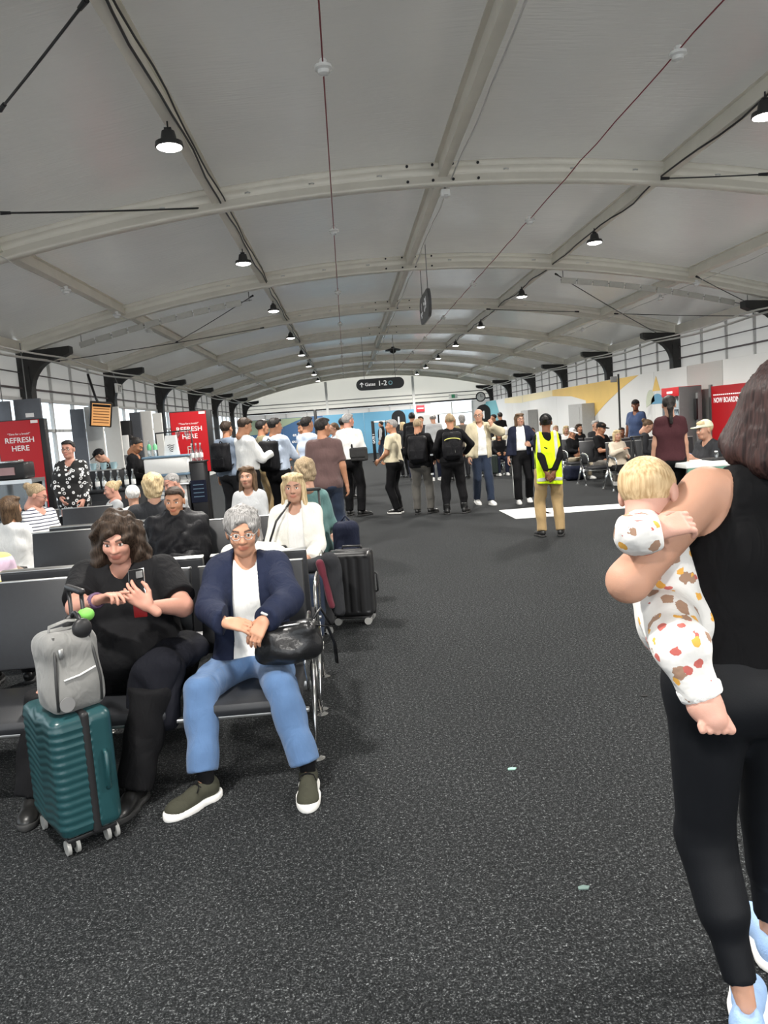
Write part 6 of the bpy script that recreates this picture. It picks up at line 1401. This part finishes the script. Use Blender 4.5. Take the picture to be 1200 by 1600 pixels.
t, A, B = board('overhead_board', 'slate overhead board at the far left edge', -8, 15, 628, 13.4, SLATE, zb=1.9); MB().box(((B.x-A.x)*.2, -.034, 2.08), (.12, .006, .05)).build('label_mark', PTX, t, False)
t, A, B = board('overhead_board', 'slate overhead board with a white label beside the left windows', 21, 63, 625, 13.6, SLATE, zb=1.9)
q = MB(); q.box((.03, -.034, 2.2), (.14, .006, .07)); q.box((.03, -.034, 2.1), (.16, .006, .03)); q.build('label_mark', PTX, t, False)
board('partition_panel', 'dark grey partition panel behind the ringed-dress woman', 109, 130, 640, 16.0, SLATE)
board('partition_panel', 'white partition panel below the hanging screen', 131, 158, 636, 16.2, OFFW)
board('partition_panel', 'white partition panel right of the hanging screen', 160, 185, 637, 16.6, OFFW)
board('partition_panel', 'tall black partition panel above the bun-haired barista', 202, 219, 645, 17.0, SLATE)
board('partition_panel', 'white partition panel between the black panel and the red poster', 218, 236, 643, 17.2, OFFW)
board('partition_panel', 'narrow white partition panel left of the red poster', 238, 252, 646, 17.4, OFFW)
A = onY(186, 658, 16.8); B = onY(203, 690, 16.8); t = thing('upright_fridge', 'white-doored black fridge behind the baristas', 'fridge', ((A.x+B.x)/2, 16.8, 0)); w_ = B.x-A.x
MB().box((0, .2, A.z/2), (w_+.08, .45, A.z), bev=.01).build('cabinet', BLACK, t); MB().box((0, -.04, A.z*.5-.1), (w_-.02, .03, A.z*.8), bev=.008).build('door', WHITEP, t); MB().box((0, -.065, A.z*.6), (.10, .01, .2)).build('vent', GREYP, t, False); MB().box((w_*.38, -.08, A.z*.5), (.02, .04, .3), bev=.005).build('handle', GREYP, t)
# hanging menu screen
t = thing('menu_screen', 'tilted menu screen with an orange list hanging by the left column', 'screen', onY(158, 648, 15.6)); t.rotation_euler = (.22, .12, .45)
MB().box((0, .06, 0), (.42, .11, .50), bev=.02).build('housing', BLACK, t); sc_m = mat('screen_lit_orange', C8(205, 150, 90), .3, emit=lin((.85, .62, .40)), estr=.55, var=.2, nscale=9)
MB().box((.0, -.0, 0), (.35, .012, .44)).build('display', sc_m, t, False)
q = MB()
for k in range(6): q.box((0, -.008, .12-.055*k), (.30, .004, .018))
q.build('menu_lines', mat('screen_line_brown', C8(120, 84, 50), .4, emit=lin((.5, .33, .2)), estr=.3), t, False); MB().box((0, -.008, .18), (.34, .004, .05)).build('menu_header', BLACK, t, False)
q = MB(); q.tube([(0, .12, .1), (-.1, .3, .35), (-.2, .6, .7)], .025, 6); q.build('mount_arm', BLACK, t, True)
# counters
CTR = mat('counter_black', (.014, .014, .016), .4); TOPW = mat('counter_top_white', (.70, .70, .69), .35)
ca = thing('coffee_counter', 'low black coffee counter with bottles and glasses along its top', 'counter', (-3.62, 11.55, 0))
MB().box((0, 0, .46), (1.08, .6, .92), bev=.01).build('body', CTR, ca); MB().box((0, 0, .94), (1.12, .66, .04), bev=.008).build('worktop', CTR, ca); MB().box((0, -.31, .5), (1.0, .02, .6)).build('front_panel', mat('counter_front_panel', (.03, .03, .033), .5), ca, False); MB().box((0, -.30, .05), (1.08, .03, .1)).build('kickboard', GREYP, ca, False)
gl = glass_mat('bottle_glass', (.80, .85, .86), .25, .06); AMB = mat('amber_drink', (.18, .07, .02), .2); CLR = mat('pale_drink', (.5, .52, .5), .2)
bt = MB().lathe([(.03, 0), (.032, .01), (.032, .15), (.012, .20), (.012, .25)], n=12).mesh('bottle_body', 40); bt.materials.append(gl); bcap = MB().lathe([(.014, .245), (.014, .268), (.008, .27)], n=10).mesh('cap', 40); bcap.materials.append(ALU); blab = MB().lathe([(.0325, .05), (.0335, .055), (.0335, .115), (.0325, .12)], n=12).mesh('bottle_label', 40); blab.materials.append(WHITEP)
nm = ['leftmost', 'second', 'third', 'fourth', 'fifth', 'sixth', 'seventh', 'eighth', 'rightmost']
for k in range(9):
    t = thing('bottle', f'{nm[k]} clear bottle in the row on the low black counter', 'bottle', (-4.0+.105*k, 11.35+.02*(k % 2), .96), 0, 'bottles on the black coffee counter')
    for n_, me_ in (('bottle_body', bt), ('cap', bcap), ('bottle_label', blab)): share(n_, me_, None, t)
gr = thing('espresso_grinder', 'black grinder unit behind the bottles on the low counter', 'machine', (-3.65, 11.75, .96)); MB().box((0, 0, .13), (.56, .22, .26), bev=.02).build('body', BLACK, gr); MB().box((0, -.0, .27), (.50, .20, .02), bev=.006).build('cup_tray', ALU, gr); MB().cyl((.2, -.11, .1), (.2, -.16, .09), .03, n=12).build('spout', ALU, gr)
cupm = MB().lathe([(.038, 0), (.048, .09), (.05, .10), (.046, .10), (.04, .02), (.001, .015)], n=16).mesh('cup_body', 40); cupm.materials.append(mat('pale_blue_ceramic', C8(140, 165, 172), .35)); chm = MB().tube([(.047, 0, .03), (.07, 0, .04), (.07, 0, .07), (.047, 0, .08)], .005, 6).mesh('handle', True); chm.materials.append(MATS['pale_blue_ceramic'])
for k, lab in enumerate(('leftmost pale blue cup on the black grinder unit', 'middle pale blue cup on the black grinder unit', 'rightmost pale blue cup on the black grinder unit')):
    t = thing('cup', lab, 'cup', (-3.83+.15*k, 11.72, 1.24), .5*k, 'pale blue cups on the grinder'); share('cup_body', cupm, None, t); share('handle', chm, None, t)
em = thing('espresso_machine', 'white espresso machine with blue-grey trim on the coffee counter', 'coffee machine', (-2.76, 11.9, 0)); BLG = mat('blue_grey_trim', C8(105, 130, 150), .4)
MB().box((0, .2, .46), (.60, .6, .92), bev=.01).build('plinth', CTR, em); MB().box((.0, 0, 1.22), (.66, .34, .24), bev=.02).build('upper_panel', WHITEP, em); MB().box((0, .0, 1.085), (.67, .35, .035), bev=.008).build('trim', BLG, em); MB().box((0, .08, .99), (.64, .22, .16), bev=.02).build('lower_body', WHITEP, em); MB().box((0, .0, 1.36), (.70, .36, .03), bev=.008).build('top_tray', BLG, em); MB().box((0, -.08, .935), (.66, .30, .03), bev=.006).build('drip_tray', ALU, em)
for s in (-.16, .14): MB().cyl((s, -.10, 1.04), (s, -.10, .99), .04, n=14).build('group_head', ALU, em); MB().tube([(s, -.12, 1.0), (s, -.26, .985)], .014, 8).build('portafilter', BLACK, em, True)
q = MB(); q.tube([(.27, -.1, 1.06), (.30, -.16, 1.0), (.30, -.17, .95)], .008, 6); q.build('steam_wand', CHROME, em, True)
for k, (dx, cc) in enumerate(((-.24, C8(90, 170, 120)), (-.15, C8(120, 190, 140)))):
    t = thing('syrup_bottle', ['green-capped bottle at the left of the espresso machine top', 'green-capped bottle second on the espresso machine top'][k], 'bottle', (-2.78+dx, 11.88, 1.375)); share('bottle_body', bt, None, t); MB().lathe([(.033, .10), (.033, .16), (.016, .19)], n=12).build('green_band', mat('green_band_%d' % k, cc, .4), t)
pb = thing('paper_bag', 'white paper bag with black handwriting on the espresso machine', 'bag', (-2.70, 11.95, 1.375)); q = MB(); q.prism([(-.11, 0), (.11, 0), (.085, .30), (-.07, .30)], .10, lambda u, v, w: (u, w-.05, v)); q.build('bag_body', WHITEP, pb, False); q = MB()
for k in range(4): q.tube([(-.05+.012*k, -.053, .15-.03*k), (-.01, -.053, .16-.03*k), (.02, -.053, .145-.03*k), (.06-.01*k, -.053, .155-.03*k)], .006, 5)
q.build('handwriting', BLACK, pb, True)
rk = thing('glass_rack', 'black rack with hanging glasses above the espresso machine', 'rack', (-2.72, 12.15, 0)); q = MB(); q.tube([(-.25, 0, 1.3), (-.25, 0, 1.72), (.30, 0, 1.74), (.30, 0, 1.3)], .014, 6); q.build('frame', BLACK, rk, True)
for k in range(3): MB().lathe([(.03, 0), (.006, .01), (.006, .05), (.04, .09), (.035, .14)], (-.05+.14*k, 0, 1.58), 12).build('glass', gl, rk)
wb = thing('water_bottles_tray', 'black stand at the right end of the espresso machine holding water bottles', 'stand', (-2.32, 11.95, 0)); MB().box((0, 0, .62), (.22, .3, 1.24), bev=.01).build('body', CTR, wb); MB().box((0, 0, 1.25), (.26, .34, .02), bev=.004).build('tray', BLACK, wb)
for k in range(3):
    t = thing('water_bottle', ['left', 'middle', 'right'][k]+' clear water bottle on the black stand by the red poster', 'bottle', (-2.385+.065*k, 11.9, 1.262), 0, 'water bottles on the black stand'); share('bottle_body', bt, None, t); share('cap', bcap, None, t); share('bottle_label', blab, None, t)
for lab, x_, z_, m_ in (('white menu card leaning on the coffee counter front, left', -2.90, .74, WHITEP), ('white menu card leaning on the coffee counter front, right', -2.62, .74, WHITEP), ('small navy notice at the end of the coffee counter', -2.32, .80, NAVY)):
    t = thing('menu_card', lab, 'card', (x_, 11.79, z_)); MB().box((0, 0, 0), (.24, .01, .34), Matrix.Rotation(-.0, 3, 'X')).build('card', m_, t, False); q = MB()
    for k in range(4): q.box((0, -.008, .1-.06*k), (.16, .004, .012))
    q.build('printed_lines', BLG, t, False)
# black machine with a glass case at the left edge
cm = thing('display_case', 'black machine on a glass-fronted case at the left edge', 'display case', (onY(18, 760, 10.4).x, 10.4, 0)); zz = onY(20, 750, 10.4).z
fr = MB()
for sx in (-.34, .34):
    for sy in (-.2, .2): fr.box((sx, sy, zz/2), (.035, .035, zz))
fr.box((0, 0, zz-.02), (.72, .44, .05)); fr.box((0, 0, .06), (.72, .44, .1)); fr.box((0, 0, zz*.55), (.70, .42, .015)); fr.build('frame', ALU, cm, False)
MB().box((0, -.2, zz*.5), (.64, .006, zz-.1)).build('glass_pane', GLASS, cm, False); MB().box((0, .18, zz*.5), (.66, .01, zz-.1)).build('back_panel', BLACK, cm, False)
MB().box((.02, 0, zz+.12), (.50, .34, .22), bev=.03).build('machine_body', BLACK, cm); MB().box((-.0, -.18, zz+.12), (.28, .02, .10)).build('machine_window', mat('machine_inside_pink', C8(150, 120, 120), .4), cm, False); MB().box((0, -.02, zz+.24), (.34, .22, .03), bev=.012).build('machine_lid', CHROME, cm)

# ================================================================== VENDING MACHINE AND RED BOARD ON THE RIGHT
vm = thing('drinks_fridge', 'glass-fronted drinks fridge with a red header against the right wall', 'fridge', (7.62, 17.15, 0)); MB().box((.16, 0, .975), (.06, .92, 1.95), bev=.01).build('back', GREYP, vm)
for s in (-.44, .44): MB().box((-.06, s, .975), (.5, .05, 1.95), bev=.008).build('side', GREYP, vm)
MB().box((-.06, 0, 1.86), (.52, .92, .2), bev=.01).build('header', mat('red_header', C8(190, 24, 30), .4), vm); MB().box((-.06, 0, .12), (.5, .9, .24), bev=.01).build('base', BLACK, vm); q = MB(); q.box((-.322, 0, 1.85), (.006, .3, .05)); q.build('header_mark', SWH, vm, False)
MB().box((-.31, 0, 1.0), (.012, .84, 1.5)).build('glass_door', GLASS, vm, False); MB().cyl((-.12, .36, .3), (-.12, .36, 1.7), .04, n=10).build('light_tube', mat('fridge_tube_lit', (1, 1, 1), .4, emit=(1, 1, 1), estr=4), vm)
for k in range(5):
    MB().box((-.05, 0, .32+.29*k), (.4, .84, .015)).build('shelf', WHITEP, vm, False)
vb = MB().lathe([(.03, 0), (.032, .01), (.032, .14), (.012, .19), (.012, .22)], n=10).mesh('drink_bottle', 40); vb.materials.append(mat('pale_drink_bottle', (.62, .66, .66), .25))
for r in range(5):
    for c in range(7):
        lab = f'drink bottle on shelf {ordn[r]} from the bottom of the fridge, {ordn[c]} along'; lab = lab.replace('nearest', 'first')
        o = share('drink_bottle', vb, None, None, (7.42, 16.85+.1*c, .333+.29*r)); tag(o, lab, 'bottle', 'drinks in the glass-fronted fridge')
rb = thing('red_board', 'red wall board with white lettering NOW BOARDING beside the drinks fridge', 'sign', (XB-.02, 15.4, 0)); MB().box((0, 0, 1.1), (.03, 2.2, 1.62)).build('board', mat('red_board_print', C8(168, 20, 28), .45, var=.05), rb, False)
text_obj('lettering', 'NOW BOARDING', .15, SWH, rb, (-.018, 1.0, 1.60), (0, -1, 0), (0, 0, 1), .015, align='LEFT'); q = MB()
for k in range(14): q.box((-.017, .98-.085*k, 1.72), (.004, .06, .025))
q.build('small_print', SWH, rb, False); MB().box((0, 1.16, 1.1), (.05, .1, 1.7)).build('frame_post', GREYP, rb, False)
ht = thing('payment_post', 'black and grey card terminal post beside the drinks fridge', 'post', (7.7, 16.58, 0)); MB().box((0, 0, .9), (.1, .10, 1.8), bev=.01).build('post', GREYP, ht); MB().box((-.07, 0, 1.45), (.05, .12, .45), bev=.01).build('terminal', BLACK, ht)
# green table
gt = thing('green_table', 'white-topped table with a green front beside the mother', 'table', (4.75, 9.45, 0)); MB().box((0, 0, .84), (1.35, .6, .06), bev=.008).build('tabletop', WHITEP, gt); MB().box((0, -.28, .68), (1.30, .03, .26)).build('front_panel', mat('muted_green_panel', C8(104, 150, 132), .5), gt, False)
for sx in (-.62, .62):
    for sy in (-.25, .25): MB().box((sx, sy, .405), (.05, .05, .81)).build('leg', ALU, gt, False)
tr = thing('black_tray', 'black tray with small jars on the green table', 'tray', (4.72, 9.45, .87)); MB().box((0, 0, .012), (.5, .3, .024), bev=.008).build('tray_base', BLACK, tr)
for k in range(3):
    t = thing('small_jar', ['left', 'middle', 'right'][k]+' small jar standing on the black tray', 'jar', (4.58+.14*k, 9.42, .895), 0, 'jars on the black tray'); MB().lathe([(.025, 0), (.027, .06), (.02, .075)], n=12).build('jar_body', gl, t); MB().lathe([(.021, .075), (.021, .09), (.01, .092)], n=12).build('lid', WHITEP, t)
st_ = thing('side_stool', 'small dark stool under the bright blue bag', 'stool', (onY(1072, 712, 10.9).x, 10.9, 0)); MB().cyl((0, 0, .70), (0, 0, .735), .2, n=20).build('seat', BLACK, st_)
for k in range(4): MB().tube([(.15*math.cos(k*PI/2+.7), .15*math.sin(k*PI/2+.7), .70), (.2*math.cos(k*PI/2+.7), .2*math.sin(k*PI/2+.7), 0)], .012, 6).build('leg', ALU, st_, True)
